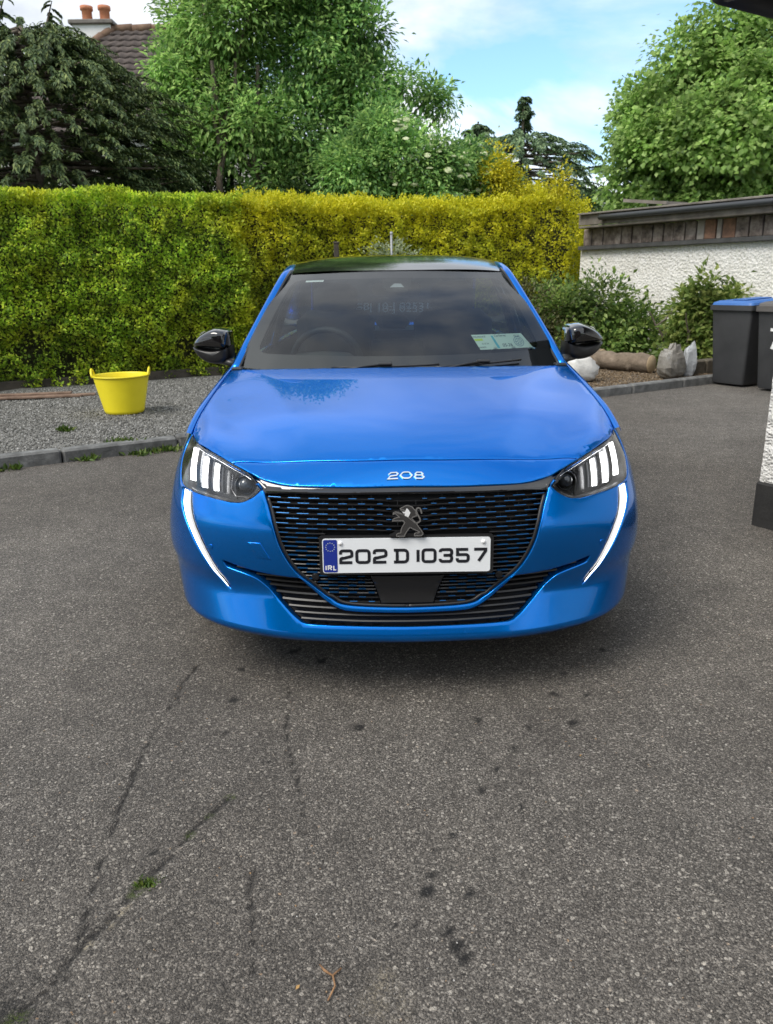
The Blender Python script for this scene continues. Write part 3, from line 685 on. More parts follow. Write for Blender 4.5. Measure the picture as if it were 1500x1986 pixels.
for s in (-1, 1):
    MB().tube([(s * p[0], p[1], p[2]) for p in rail], [.0225] * len(rail), 12, flat=.9).build('roof_pillar', paint, car, True)
    MB().tube([(s * (p[0] - .019), p[1] - .008, p[2] + .008) for p in rail[:21]], .006, 6).build('pillar_seal', black_satin, car, True)
    MB().tube([(s * (p[0] - .026), p[1] + .014, p[2] - .014) for p in rail[1:]], .024, 8).build('pillar_trim', cabin_dark, car, True)
    top = [p for p in rail]; ty = [p[1] for p in top]
    for (y0, y1), nm in (((1.50, 2.38), 'front_side_window'), ((2.48, 3.62), 'rear_side_window')):
        A = []
        for y in np.linspace(y0, y1, 10):
            a = np.array([np.interp(y, ty, [p[0] for p in top]), y, np.interp(y, ty, [p[2] for p in top])]); b = S(TY(y), .982) - np.array([.01, 0, 0]); b[1] = y
            A.append([b + (a - b) * q + np.array([.02 * math.sin(math.pi * q), 0, 0]) for q in np.linspace(0, 1, 6)])
        A = np.array(A); A[..., 0] *= s; MB().grid(A).build(nm, glass_side, car, True)
    b0 = S(TY(2.42), .982)
    MB().tube([(s * (b0[0] - .005), 2.42, .97), (s * .655, 2.43, 1.2), (s * .57, 2.44, 1.4)], .03, 8, flat=1.2).build('door_pillar', black_gloss, car, True)
    # quarter light behind the mirror foot
    MB().grid(np.array([[(s * .725, 1.2, .975), (s * .66, 1.40, 1.11)], [(s * .755, 1.5, .985), (s * .665, 1.5, 1.16)]])).build('quarter_window', black_gloss, car)
    # dark corner piece at the screen foot
    MB().box((s * .705, 1.175, .965), (.05, .06, .02), bev=.006).build('scuttle_corner', black_satin, car)

# scuttle and wipers
MB().grid(np.array([[(x, 1.0 + .19 * (x / .715) ** 2 + d, .945 + .012 * (x / .7) ** 2 + e) for x in np.linspace(-.7, .7, 21)] for d, e in ((-.05, -.01), (.03, .005))])).build('scuttle_panel', black_matt, car, True)
def wiper(u_piv, u0, u1, v0, v1):
    wp = empty('wiper', (0, 0, 0), parent=car); f = WSo(-.014)
    us = np.linspace(u0, u1, 10); P = [f(u, v0 + (v1 - v0) * i / 9) for i, u in enumerate(us)]
    MB().tube(P, .0048, 6).build('blade', black_satin, wp, True)
    MB().box(f(u_piv, (v0 + v1) / 2 + .012) + np.array([0, -.006, .004]), (.06, .022, .016), bev=.006).build('coupling', black_satin, wp)
    f2 = WSo(-.022); MB().tube([f2(u_piv, (v0 + v1) / 2 + .008), f2(u_piv - .14, .018), f2(u_piv - .30, -.02)], [.005, .0045, .006], 6).build('arm', black_satin, wp, True)
wiper(-.085, -.40, .235, .020, .040); wiper(.50, .20, .74, .018, .042)

# door mirrors
for s in (-1, 1):
    dm = empty('door_mirror', (0, 0, 0), parent=car)
    # front view outlines, x outward from inner edge, z
    up = crom([(.768, 1.052), (.770, 1.100), (.785, 1.122), (.830, 1.132), (.880, 1.118), (.925, 1.092), (.952, 1.062), (.950, 1.049)], 3) + crom([(.930, 1.046), (.860, 1.040), (.790, 1.036), (.772, 1.040)], 2)
    lo = crom([(.768, 1.050), (.86, 1.036), (.950, 1.045), (.952, 1.030), (.930, 1.000), (.890, .975), (.835, .966), (.785, .978), (.766, 1.000)], 3)
    def shell(P, depth, yb, cx, cz, mtl, nm, tilt=.25):
        P = np.array([tuple(p) for p in P]); rows = []
        for k in range(9):
            a = R(90) * k / 8; sc_ = math.cos(a) ** .42 if k < 8 else 0.02; d = depth * math.sin(a)
            rows.append([((cx + (p[0] - cx) * sc_) * s, yb - d + tilt * (abs(cx + (p[0] - cx) * sc_) - .86), cz + (p[1] - cz) * sc_) for p in np.vstack([P, P[:1]])])
        A = np.array(rows)
        if s > 0: A = A[:, ::-1]
        back = A[0].copy(); back[:, 1] += .05; A = np.concatenate([back[None], A]); o = MB().grid(A).build(nm, mtl, dm, True); return o
    shell(up, .105, 1.43, .845, 1.085, black_gloss, 'mirror_cap')
    shell(lo, .085, 1.43, .850, 1.008, black_satin, 'mirror_base')
    MB().tube([(s * (.79 + .01 * k), 1.345 + .010 * k * .8, 1.034 + .0012 * k) for k in range(15)], .003, 6).build('indicator_strip', mat('indicator%d' % s, (.35, .35, .35), .2), dm, True)
    MB().tube([(s * .735, 1.34, .962), (s * .775, 1.36, .978), (s * .815, 1.40, .985)], [.032, .026, .03], 10, flat=.7).build('mirror_foot', black_satin, dm, True)
    MB().prism(rrect(.775, .94, .985, 1.11, .03), lambda x, z, h: (s * x, 1.482 + .25 * (x - .86) + h, z), 0, .006).build('mirror_glass', chrome, dm)

# wheels
def wheel(x, y):
    wl = empty('wheel', (x, y, .315), parent=car); s = 1 if x > 0 else -1; M = Matrix.Rotation(R(90 * s), 4, 'Y')
    MB().lathe([(.21, -.095), (.285, -.10), (.308, -.08), (.3149, -.04), (.3149, .04), (.308, .08), (.285, .10), (.21, .095)], 40, M).build('tyre', rubber, wl, True)
    mb = MB(); mb.lathe([(.215, -.09), (.205, .0), (.212, .075), (.222, .085)], 32, M); mb.lathe([(.0001, .07), (.05, .068), (.06, .05)], 20, M)
    for k in range(5):
        a = 2 * math.pi * k / 5; mb.tube([M @ Vector((.04 * math.cos(a), .04 * math.sin(a), .06)), M @ Vector((.21 * math.cos(a), .21 * math.sin(a), .07))], [.028, .02], 6)
    mb.build('rim', alloy, wl, True)
for x in (-.765, .765):
    for y in (.83, 3.37): wheel(x, y)
MB().box((0, 2.05, .30), (1.35, 3.5, .16)).build('underbody', black_matt, car)
MB().box((0, .62, .55), (1.1, .9, .35)).build('engine_bay', black_matt, car)
# --- cabin
MB().box((0, 2.3, .42), (1.40, 2.6, .06)).build('cabin_floor', black_matt, car)
dash = MB(); A = []
for y, z, wd in ((1.06, .935, .68), (1.25, .945, .70), (1.50, .955, .70), (1.62, .935, .70), (1.68, .86, .69), (1.66, .6, .68)):
    A.append([(wd * u, y + .16 * u * u * (1 if y < 1.3 else 0), z - .012 * u * u) for u in np.linspace(-1, 1, 15)])
dash.grid(np.array(A)); db = dash.build('dashboard', cabin_dark, car, True)
MB().lathe([(.17, -.08), (.165, .02), (.13, .055), (.0001, .07)], 24, Matrix.Translation((-.36, 1.56, .955)) @ Matrix.Diagonal((1.0, .7, .7, 1))).build('instrument_hood', cabin_dark, db, True)
MB().prism(rrect(-.13, .13, .955, 1.055, .012), lambda x, z, h: (x, 1.56 + h, z), 0, .02).build('touch_screen', black_gloss, db)
mb = MB(); mb.tube([(-.36 + .175 * math.cos(a), 1.80 - .05 * math.sin(a), .93 + .165 * math.sin(a)) for a in np.linspace(0, 2 * math.pi, 29)], .016, 8, False); mb.tube([(-.53, 1.80, .93), (-.36, 1.79, .92), (-.19, 1.80, .93)], .02, 6); mb.build('steering_wheel', cabin_dark, car, True)
for x in (-.36, .36):
    st_ = empty('seat', (x, 2.25, .42), parent=car)
    MB().box((0, 0, .10), (.50, .52, .18), bev=.06).build('cushion', cabin_mid, st_, True, 60)
    MB().box((0, .34, .42), (.48, .16, .66), Matrix.Rotation(R(-16), 3, 'X'), bev=.07).build('backrest', cabin_mid, st_, True, 60)
    MB().box((0, .45, .80), (.27, .11, .20), Matrix.Rotation(R(-10), 3, 'X'), bev=.05).build('headrest', cabin_mid, st_, True, 60)
rs = empty('rear_seat', (0, 3.1, .42), parent=car)
MB().box((0, 0, .12), (1.2, .5, .18), bev=.06).build('cushion', cabin_mid, rs); MB().box((0, .3, .36), (1.2, .16, .42), Matrix.Rotation(R(-14), 3, 'X'), bev=.06).build('backrest', cabin_mid, rs)
for x in (-.38, 0, .38): MB().box((x, .37, .62), (.24, .09, .10), bev=.04).build('headrest', cabin_mid, rs)
MB().box((0, 3.58, .985), (1.3, .56, .02), bev=.005).build('parcel_shelf', cabin_dark, car)
rm = empty('rear_view_mirror', (0, 1.78, 1.285), parent=car)
MB().prism(rrect(-.12, .12, -.032, .032, .022), lambda x, z, h: (x, h, z), 0, .03).build('mirror_back', mat('mirror_grey', (.12, .125, .13), .35), rm, True, 40)
MB().tube([(0, -.06, .06), (0, -.01, .01)], .03, 8).build('mirror_stem', black_satin, rm)
# lining of the cabin so that light only enters through the glass
hd = MB(); hd.grid(grid_of(lambda u, v: roof(u * .97, v) - np.array([0, 0, .03]), -1, 1, .02, .98, 12, 12)); hd.build('headlining', mat('headlining', (.10, .10, .10), .9), car, True)
for s in (-1, 1): MB().grid(np.array([[(s * .70, y, z) for y in (1.3, 2.4, 3.82)] for z in (.45, .97)])).build('door_lining', cabin_dark, car)
MB().grid(np.array([[(x, 3.84, z) for x in (-.72, 0, .72)] for z in (.4, .96)])).build('tailgate_lining', cabin_dark, car)
# lettering on the rear window, seen through the cabin
def text_on(name, body_, size, fn, mtl, parent, ext=.0):
    cu = bpy.data.curves.new(name, 'FONT'); cu.body = body_; cu.size = size; cu.align_x = 'CENTER'; o = bpy.data.objects.new(name, cu); COL.objects.link(o)
    dg = bpy.context.evaluated_depsgraph_get(); me = bpy.data.meshes.new_from_object(o.evaluated_get(dg)); bpy.data.objects.remove(o)
    for v in me.vertices: v.co = Vector(fn(v.co.x, v.co.y))
    me.materials.clear(); return link(name, me, mtl, parent, False)
text_on('window_lettering', 'CPI 10-J 02531', .105, lambda x, y: tuple(rear_g(x * .86 / .55, .70 - y / .62) + np.array([0, -.010, -.010])), leafmat('letter_pale', [(0, (.85, .9, .9)), (1, (.85, .9, .9))], .5), rw)
car.rotation_euler = (0, 0, 0)

# paper discs inside the screen, bottom passenger corner
disc = empty('paper_disc', CAR_AT)
tag(disc, 'pale green paper tax and insurance discs behind the windscreen glass', 'paper disc')
CARD = (.46, .80, .165, .295)
panel('card', WSo(.008), [(.485, .30), (.835, .295), (.875, .165), (.52, .17)], [], .02, mat('card_green', (.62, .80, .70), .5), disc, edge=False)
panel('stripe', WSo(.0072), [(.615, .285), (.630, .285), (.655, .175), (.638, .175)], [], .02, mat('card_teal', (.10, .50, .60), .5), disc, edge=False)
panel('stripe', WSo(.0072), [(.497, .262), (.552, .264), (.557, .245), (.503, .243)], [], .02, mat('card_lime', (.55, .75, .08), .5), disc, edge=False)
ink = mat('ink', (.03, .05, .08), .6); ink2 = mat('ink_blue', (.05, .15, .28), .6)
def on_ws(u, v, d=.0072): return lambda x, y: tuple(WSo(d)(u + x / .68, v + y / .52))
text_on('print', '05-26', .020, on_ws(0.710, .185), ink, disc); text_on('print', 'CarServe', .015, on_ws(0.680, .272), ink, disc); text_on('print', 'INSURANCE', .011, on_ws(0.535, .272), ink, disc); text_on('print', '01.07.26', .009, on_ws(0.565, .212), ink, disc); text_on('print', 'EXPIRES', .009, on_ws(0.540, .182), ink, disc); text_on('print', '05-26', .012, on_ws(0.795, .265), ink, disc)
mb = MB(); stroke(mb, arc(0, 0, .022, .022, 0, 360, 25), .002, lambda x, y, h: tuple(WSo(.0070)(.795 + x / .68, .222 + y / .52)), .0); stroke(mb, arc(0, 0, .015, .015, 0, 360, 25), .0015, lambda x, y, h: tuple(WSo(.0070)(.795 + x / .68, .222 + y / .52)), .0)
for k in range(6): stroke(mb, [(.004 * math.cos(R(60 * k)), .004 * math.sin(R(60 * k))), (.014 * math.cos(R(60 * k)), .014 * math.sin(R(60 * k)))], .002, lambda x, y, h: tuple(WSo(.0070)(.795 + x / .68, .222 + y / .52)), 0.0)
mb.build('stamp', ink2, disc)
# ================================================================ THE PLACE
KD = np.array([.853, .522]); GD = np.array([.522, -.853])      # along the kerb / hedge, and across it towards the camera
def W2(o, a, b): p = np.array(o) + KD * a + GD * b; return (float(p[0]), float(p[1]))
KERB0 = (-2.9, 5.68)                                               # a point on the kerb face
# --- ground and asphalt
soil = mottled('soil', [(.3, (.05, .04, .028)), (.7, (.10, .085, .06))], 3.0, .95, .5, .02)
grassy = mottled('rough_grass', [(.3, (.035, .06, .018)), (.7, (.07, .10, .03))], 2.0, .95, .5, .02)
g = mesh('ground', [(-300, -300, -.03), (300, -300, -.03), (300, 300, -.03), (-300, 300, -.03)], [(0, 1, 2, 3)], grassy); tag(g, kind='structure')
# asphalt: aggregate, stains and cracks
asph = mat('asphalt', rough=.86, spec=.4); t, b = nodes(asph); co = objco(t)
v1 = N(t, 'ShaderNodeTexVoronoi', inp={'Scale': 250.0}); v2 = N(t, 'ShaderNodeTexVoronoi', inp={'Scale': 470.0}); v3 = N(t, 'ShaderNodeTexVoronoi', inp={'Scale': 85.0})
dv = N(t, 'ShaderNodeVectorMath', operation='ADD'); nz = N(t, 'ShaderNodeTexNoise', inp={'Scale': 90.0, 'Detail': 2.0}); t.links.new(co, nz.inputs['Vector'])
sc_ = N(t, 'ShaderNodeVectorMath', operation='SCALE', inp={'Scale': .008}); t.links.new(nz.outputs['Color'], sc_.inputs[0]); t.links.new(co, dv.inputs[0]); t.links.new(sc_.outputs[0], dv.inputs[1])
for q in (v1, v2, v3): t.links.new(dv.outputs[0], q.inputs['Vector'])
def chan(vn):
    s_ = t.nodes.new('ShaderNodeSeparateColor'); t.links.new(vn.outputs['Color'], s_.inputs[0]); return s_.outputs
c1, c2, c3 = chan(v1), chan(v2), chan(v3)
base = ramp(t, [(.0, (.016, .0155, .015)), (.3, (.055, .052, .049)), (.62, (.125, .119, .111)), (.86, (.26, .247, .23)), (1.0, (.56, .54, .50))], c1[0])
fine = ramp(t, [(.0, (.025, .024, .022)), (.6, (.10, .094, .087)), (1.0, (.30, .28, .255))], c2[0])
col = mixc(t, .5, base, fine)
chip = mth(t, 'GREATER_THAN', c3[1], .93); inn = mth(t, 'LESS_THAN', v3.outputs['Distance'], .38)
chipc = ramp(t, [(.0, (.42, .40, .36)), (.6, (.34, .33, .31)), (.8, (.30, .19, .10)), (1.0, (.5, .5, .48))], c3[2])
col = mixc(t, mth(t, 'MULTIPLY', chip, inn), col, chipc)
big = noise(t, .9, 5, .6, co); col = mixc(t, 1.0, col, ramp(t, [(.3, (.96, .93, .90)), (.7, (1.46, 1.42, 1.36))], big), 'MULTIPLY')
huge = noise(t, .33, 3, .5, co); col = mixc(t, 1.0, col, ramp(t, [(.35, (.80, .77, .74)), (.65, (1.10, 1.09, 1.08))], huge), 'MULTIPLY')
med = noise(t, 7.0, 5, .65, co); col = mixc(t, 1.0, col, ramp(t, [(.3, (.82, .82, .82)), (.7, (1.14, 1.14, 1.14))], med), 'MULTIPLY')
def attr(nm): return N(t, 'ShaderNodeAttribute', attribute_name=nm).outputs['Fac']
col = mixc(t, mth(t, 'MULTIPLY', attr('stain'), ramp(t, [(.0, (.97, .97, .97)), (.78, (.95, .95, .95)), (.86, (.5, .5, .5))], c2[1])), col, (.011, .0105, .010)); col = mixc(t, mth(t, 'MULTIPLY', attr('crack'), .85), col, (.014, .013, .012))
col = mixc(t, mth(t, 'MULTIPLY', attr('moss'), mth(t, 'GREATER_THAN', c1[1], .35)), col, (.060, .080, .018)); col = mixc(t, mth(t, 'MULTIPLY', attr('dust'), mth(t, 'GREATER_THAN', c1[2], .45)), col, (.34, .29, .21))
# blended asphalt colour goes to the shader
t.links.new(col, b.inputs['Base Color'])
hh = mth(t, 'SUBTRACT', mth(t, 'MULTIPLY', c1[1], .5), v1.outputs['Distance']); hh = mth(t, 'SUBTRACT', hh, mth(t, 'MULTIPLY', v2.outputs['Distance'], .6)); hh = mth(t, 'SUBTRACT', hh, mth(t, 'MULTIPLY', attr('crack'), 1.5))
bump(t, b, hh, .9, .006)
def seg_d(P, pts):
    d = np.full(len(P), 9.)
    for a, c in zip(pts[:-1], pts[1:]):
        a, c = np.array(a), np.array(c); q = np.clip(((P - a) @ (c - a)) / ((c - a) @ (c - a)), 0, 1); d = np.minimum(d, np.linalg.norm(P - a - q[:, None] * (c - a), axis=1))
    return d
def vnoise(P, f, seed):
    r = np.random.default_rng(seed); tab = r.random((64, 64)); q = P * f; i = np.floor(q).astype(int); u = q - i; u = u * u * (3 - 2 * u)
    g_ = lambda a, b_: tab[(i[:, 0] + a) % 64, (i[:, 1] + b_) % 64]
    return (g_(0, 0) * (1 - u[:, 0]) + g_(1, 0) * u[:, 0]) * (1 - u[:, 1]) + (g_(0, 1) * (1 - u[:, 0]) + g_(1, 1) * u[:, 0]) * u[:, 1]
RX0, RX1, RY0, RY1 = -2.4, 2.4, .8, 4.4
nx_, ny_ = 440, 330; X, Y = np.meshgrid(np.linspace(RX0, RX1, nx_), np.linspace(RY0, RY1, ny_)); P2 = np.stack([X.ravel(), Y.ravel()], 1)
near_z = np.zeros(len(P2))
me_f = np.array([(j * nx_ + i, j * nx_ + i + 1, (j + 1) * nx_ + i + 1, (j + 1) * nx_ + i) for j in range(ny_ - 1) for i in range(nx_ - 1)])
wob = np.stack([vnoise(P2, 9, 1), vnoise(P2, 9, 2)], 1) * .05 - .025 + np.stack([vnoise(P2, 45, 3), vnoise(P2, 45, 4)], 1) * .022 - .011
CRACKS = [([(-.69, 2.55), (-.718, 2.36), (-.718, 2.20), (-.726, 1.98), (-.718, 1.77), (-.698, 1.63), (-.679, 1.45)], .0065), ([(-.427, 1.79), (-.509, 1.64), (-.559, 1.52), (-.583, 1.44), (-.623, 1.35), (-.653, 1.285), (-.679, 1.22), (-.713, 1.155), (-.78, 1.05)], .0075), ([(-.353, 2.39), (-.319, 2.1), (-.245, 1.78), (-.201, 1.6)], .0032), ([(-.321, 1.51), (-.30, 1.35), (-.276, 1.17)], .0035), ([(-.677, 1.44), (-.652, 1.31), (-.661, 1.22)], .006)]
SPOTS = [(.092, 1.442, .017), (.10, 1.49, .013), (.121, 1.339, .016), (.134, 1.299, .019), (.139, 1.26, .019), (.18, 1.425, .014), (.053, 1.347, .011), (-.001, 1.351, .008), (.399, 1.475, .008), (.114, 1.575, .010), (.158, 1.638, .011), (.349, 1.738, .011), (.248, 1.801, .011), (.297, 1.899, .013), (.357, 2.004, .011), (.58, 2.139, .014), (.284, 2.161, .014), (.419, 2.114, .012), (.654, 2.311, .012), (.606, 2.443, .012), (.552, 2.314, .018), (-.525, 2.512, .016), (-.521, 2.291, .016), (-.517, 2.101, .010), (-.354, 2.64, .022), (-.232, 2.555, .018), (-.097, 2.132, .012), (-.352, 1.948, .010), (-.587, 1.574, .009), (.803, 2.637, .014)]
cw = vnoise(P2, 60, 5)
crack = np.zeros(len(P2))
for pts, wd in CRACKS:
    d = seg_d(P2 + wob * .45, pts); crack = np.maximum(crack, np.clip(1.25 - d / (wd * (.15 + 1.25 * vnoise(P2, 22, 6))), 0, 1))
stain = np.zeros(len(P2))
for x, y, r_ in SPOTS:
    d = np.hypot(P2[:, 0] - x + wob[:, 0] * .5, (P2[:, 1] - y + wob[:, 1] * .5) * .8); stain = np.maximum(stain, np.clip(1.4 - d / (r_ * .85) * (.6 + .9 * cw), 0, 1))
d = np.hypot((P2[:, 0] + .76) / 1.3, P2[:, 1] - 1.10); stain = np.maximum(stain, .55 * np.clip(1.3 - d / .11 * (.6 + .8 * cw), 0, 1))
moss = np.zeros(len(P2)); dust = np.zeros(len(P2))
for x, y, r_ in ((-.566, 1.478, .022), (-.508, 1.638, .012), (-.427, 1.793, .010), (-.575, 1.448, .014), (-.715, 1.139, .016), (-.47, 1.71, .008)):
    d = np.hypot(P2[:, 0] - x + wob[:, 0] * .4, P2[:, 1] - y + wob[:, 1] * .4); moss = np.maximum(moss, np.clip(1.5 - d / r_, 0, 1))
d = seg_d(P2 + wob * .3, [(-.64, 1.30), (-.60, 1.38), (-.57, 1.44)]); dust = np.maximum(dust, np.clip(1.2 - d / .010, 0, 1) * (vnoise(P2, 40, 8) > .45))
for x, y, r_ in ((-.015, 1.20, .035), (.01, 1.15, .04), (1.045, 2.235, .022), (-.03, 1.17, .05)):
    d = np.hypot(P2[:, 0] - x + wob[:, 0], P2[:, 1] - y + wob[:, 1]); dust = np.maximum(dust, .55 * np.clip(1.2 - d / r_, 0, 1) * vnoise(P2, 50, 9))
stain = np.clip(stain * 1.6, 0, 1)
near_z += -.004 * crack + .004 * (vnoise(P2, 3, 11) - .5) * np.minimum.reduce([np.clip((P2[:, 0] - RX0) * 5, 0, 1), np.clip((RX1 - P2[:, 0]) * 5, 0, 1), np.clip((P2[:, 1] - RY0) * 5, 0, 1), np.clip((RY1 - P2[:, 1]) * 5, 0, 1)])
dv_ = fastmesh('driveway', np.column_stack([P2, near_z]), me_f, asph, smooth=True); tag(dv_, kind='structure')
for nm, arr in (('stain', stain), ('crack', crack), ('moss', moss), ('dust', dust)):
    a_ = dv_.data.attributes.new(nm, 'FLOAT', 'POINT'); a_.data.foreach_set('value', arr.astype(np.float32))
kl = W2(KERB0, -20, 0); kr = W2(KERB0, 30, 0)
ap = [(-20, -14), (24, -14), (24, 14), kr, kl]
ap = [(-19, -14), (26, -14), kr, kl]
V_, T_, _l = triangulate(ap, [[(RX0, RY0), (RX1, RY0), (RX1, RY1), (RX0, RY1)]], 1.5)
fd = mesh('driveway', np.column_stack([V_, np.zeros(len(V_))]), T_, asph); tag(fd, kind='structure')
# --- kerb and beds
KA = math.atan2(KD[1], KD[0])
conc = mottled('kerb_concrete', [(.3, (.075, .075, .072)), (.55, (.15, .15, .145)), (.75, (.26, .26, .25))], 9, .9, .6, .012, 30)
kerb = empty('kerb', (KERB0[0], KERB0[1], 0), KA); tag(kerb, kind='structure')
kv = []
for i in range(14):
    r_ = random.Random(i); L = .914; x0 = -3.2 + i * L
    ks = MB().box((x0 + L / 2, .06 + r_.uniform(-.006, .006), .045 + r_.uniform(-.008, .004)), (L - .012, .12, .125), Matrix.Rotation(R(r_.uniform(-.5, .5)), 3, 'Z'), bev=.016).build('kerb_stone', conc, kerb)
grav = mottled('gravel_bed', [(.25, (.07, .068, .060)), (.5, (.16, .155, .14)), (.75, (.32, .315, .295))], 70, .95, .9, .02, 75, detail=3)
t, b = nodes(grav)
def bed(name, x0, x1, y0, y1, zz_, mtl, seed, amp=.03):
    n, m = int((x1 - x0) / .1), int((y1 - y0) / .1); X, Y = np.meshgrid(np.linspace(x0, x1, n), np.linspace(y0, y1, m)); P = np.stack([X.ravel(), Y.ravel()], 1)
    Z = zz_ + amp * (vnoise(P + 50, 1.3, seed) - .5) + amp * .5 * (vnoise(P + 50, 4, seed + 1) - .5)
    o = fastmesh(name, np.column_stack([P, Z]), np.array([(j * n + i, j * n + i + 1, (j + 1) * n + i + 1, (j + 1) * n + i) for j in range(m - 1) for i in range(n - 1)]), mtl, smooth=True)
    o.location = (KERB0[0], KERB0[1], 0); o.rotation_euler = (0, 0, KA); return o
tag(bed('gravel_bed', -7, 4.6, .118, 4.9, .075, grav, 21), kind='structure')
litter = mottled('leaf_litter_soil', [(.3, (.06, .045, .03)), (.55, (.13, .10, .07)), (.8, (.24, .19, .14))], 40, .95, .9, .02, 50)
tag(bed('planting_bed', 4.6, 11.5, .118, 8.0, .075, litter, 25), kind='structure')
def bedz(P, seed, amp=.03): return .075 + amp * (vnoise(P + 50, 1.3, seed) - .5) + amp * .5 * (vnoise(P + 50, 4, seed + 1) - .5)
def stones(name, n, x0, x1, y0, y1, sz, mtl, z0, seed, bs=None):
    r = np.random.default_rng(seed); oc = np.array([(1, 0, 0), (-1, 0, 0), (0, 1, 0), (0, -1, 0), (0, 0, 1), (0, 0, -1)], float)
    of = np.array([(0, 2, 4), (2, 1, 4), (1, 3, 4), (3, 0, 4), (2, 0, 5), (1, 2, 5), (3, 1, 5), (0, 3, 5)])
    C = np.column_stack([r.uniform(x0, x1, n), r.uniform(y0, y1, n), np.full(n, z0)]); s_ = r.uniform(sz[0], sz[1], n)
    if bs: C[:, 2] = bedz(C[:, :2], bs) + .003
    q = r.normal(size=(n, 3, 3)); q, _ = np.linalg.qr(q); V = oc[None] * r.uniform(.6, 1.25, (n, 6, 1)) * s_[:, None, None] * np.array([1, 1, .7]); V = np.einsum('nij,nkj->nki', q, V) + C[:, None]
    o = fastmesh(name, V.reshape(-1, 3), (of[None] + np.arange(n)[:, None, None] * 6).reshape(-1, 3), mtl); o.location = (KERB0[0], KERB0[1], 0); o.rotation_euler = (0, 0, KA); return o
stone_m = leafmat('gravel_stone', [(0, (.05, .05, .044)), (.4, (.13, .128, .116)), (.8, (.25, .245, .228)), (1, (.42, .41, .39))], 0.0, .9)
tag(stones('gravel', 60000, -3.0, 4.6, .12, 4.2, (.006, .0135), stone_m, .078, 5, 21), 'loose grey gravel chippings spread between kerb and hedge', 'gravel', kind='stuff')
lit_m = leafmat('litter', [(0, (.05, .035, .02)), (.5, (.15, .10, .055)), (1, (.32, .25, .17))], 0.1, .9)
tag(stones('leaf_litter', 16000, 4.6, 10.5, .12, 2.6, (.006, .018), lit_m, .08, 6, 25), 'brown leaf litter covering the bed under the shrubs', 'leaf litter', kind='stuff')
# loose chips on the asphalt near the camera
chip_m = leafmat('loose_chip', [(0, (.10, .095, .09)), (.4, (.22, .21, .2)), (.75, (.36, .34, .31)), (.86, (.32, .2, .1)), (1, (.55, .54, .52))], 0, .8)
lc = stones('loose_chips', 1500, 0, 1, 0, 1, (.0012, .0032), chip_m, 0, 9); lc.location = (0, 0, 0); lc.rotation_euler = (0, 0, 0)
r = np.random.default_rng(3); n = 1500; V = np.zeros(n * 18, np.float32); lc.data.vertices.foreach_get('co', V); V = V.reshape(n, 6, 3); V -= V.mean(1, keepdims=True); yy = 1.05 + 2.2 * r.random(n) ** 1.3; V += np.column_stack([r.uniform(-1, 1, n) * (.75 * yy), yy, np.full(n, .001)])[:, None]; lc.data.vertices.foreach_set('co', V.ravel()); lc.data.update()
tag(lc, 'tiny loose pale stone chips scattered over the asphalt', 'stone chips', kind='stuff')

# --- foliage tools
def unit(v): return v / (np.linalg.norm(v, axis=-1, keepdims=True) + 1e-9)
def leaves(name, P, D, L, wr, mtl, parent=None, seed=0, fold=.18, nrm=None):
    """one quad-shaped, slightly folded leaf per point"""
    r = np.random.default_rng(seed); n = len(P); D = unit(D); q = r.normal(size=(n, 3)) if nrm is None else nrm + .45 * r.normal(size=(n, 3))
    sd_ = unit(np.cross(D, q)); up_ = np.cross(sd_, D); L = np.broadcast_to(np.asarray(L, float), (n,))[:, None]
    a = P; c = P + D * L - up_ * L * .10; m_ = P + D * L * .45 + up_ * L * fold * .5; b_ = m_ + sd_ * L * wr / 2; d = m_ - sd_ * L * wr / 2
    V = np.stack([a, b_, c, d], 1).reshape(-1, 3); i = np.arange(n)[:, None] * 4
    Fc = np.concatenate([i + [[0, 1, 2]], i + [[0, 2, 3]]], 1).reshape(-1, 3)
    return fastmesh(name, V, Fc, mtl, parent)
def crown_pts(blobs, n, per, spread, seed, droop=.25):
    r = np.random.default_rng(seed); vol = np.array([b[3] * b[4] + b[4] * b[5] + b[3] * b[5] for b in blobs]); k = r.choice(len(blobs), n, p=vol / vol.sum()); B = np.array(blobs)[k]
    d = unit(r.normal(size=(n, 3))); rad = 1 - .55 * r.random(n) ** 1.7; C = B[:, :3] + d * B[:, 3:6] * rad[:, None] * (1 + .12 * r.normal(size=(n, 1)))
    q = np.repeat(np.arange(n), per); off = r.normal(size=(n * per, 3)) * spread; P = C[q] + off; D = unit(off) * .6 + d[q] * .8 + r.normal(size=(n * per, 3)) * .45; D[:, 2] -= droop
    return P, D
def limb(mb, a, b, r0, r1, seed, n=6, wig=.06):
    r = random.Random(seed); a = Vector(a); b = Vector(b); P = []
    for i in range(n + 1):
        k = i / n; p = a.lerp(b, k); q = wig * (b - a).length * math.sin(math.pi * k); P.append(p + Vector((r.uniform(-q, q), r.uniform(-q, q), r.uniform(-q, q) * .3)))
    mb.tube(P, [r0 + (r1 - r0) * i / n for i in range(n + 1)], 6, False)
bark = mottled('bark', [(.3, (.07, .055, .04)), (.7, (.20, .165, .125))], 14, .95, .8, .02)
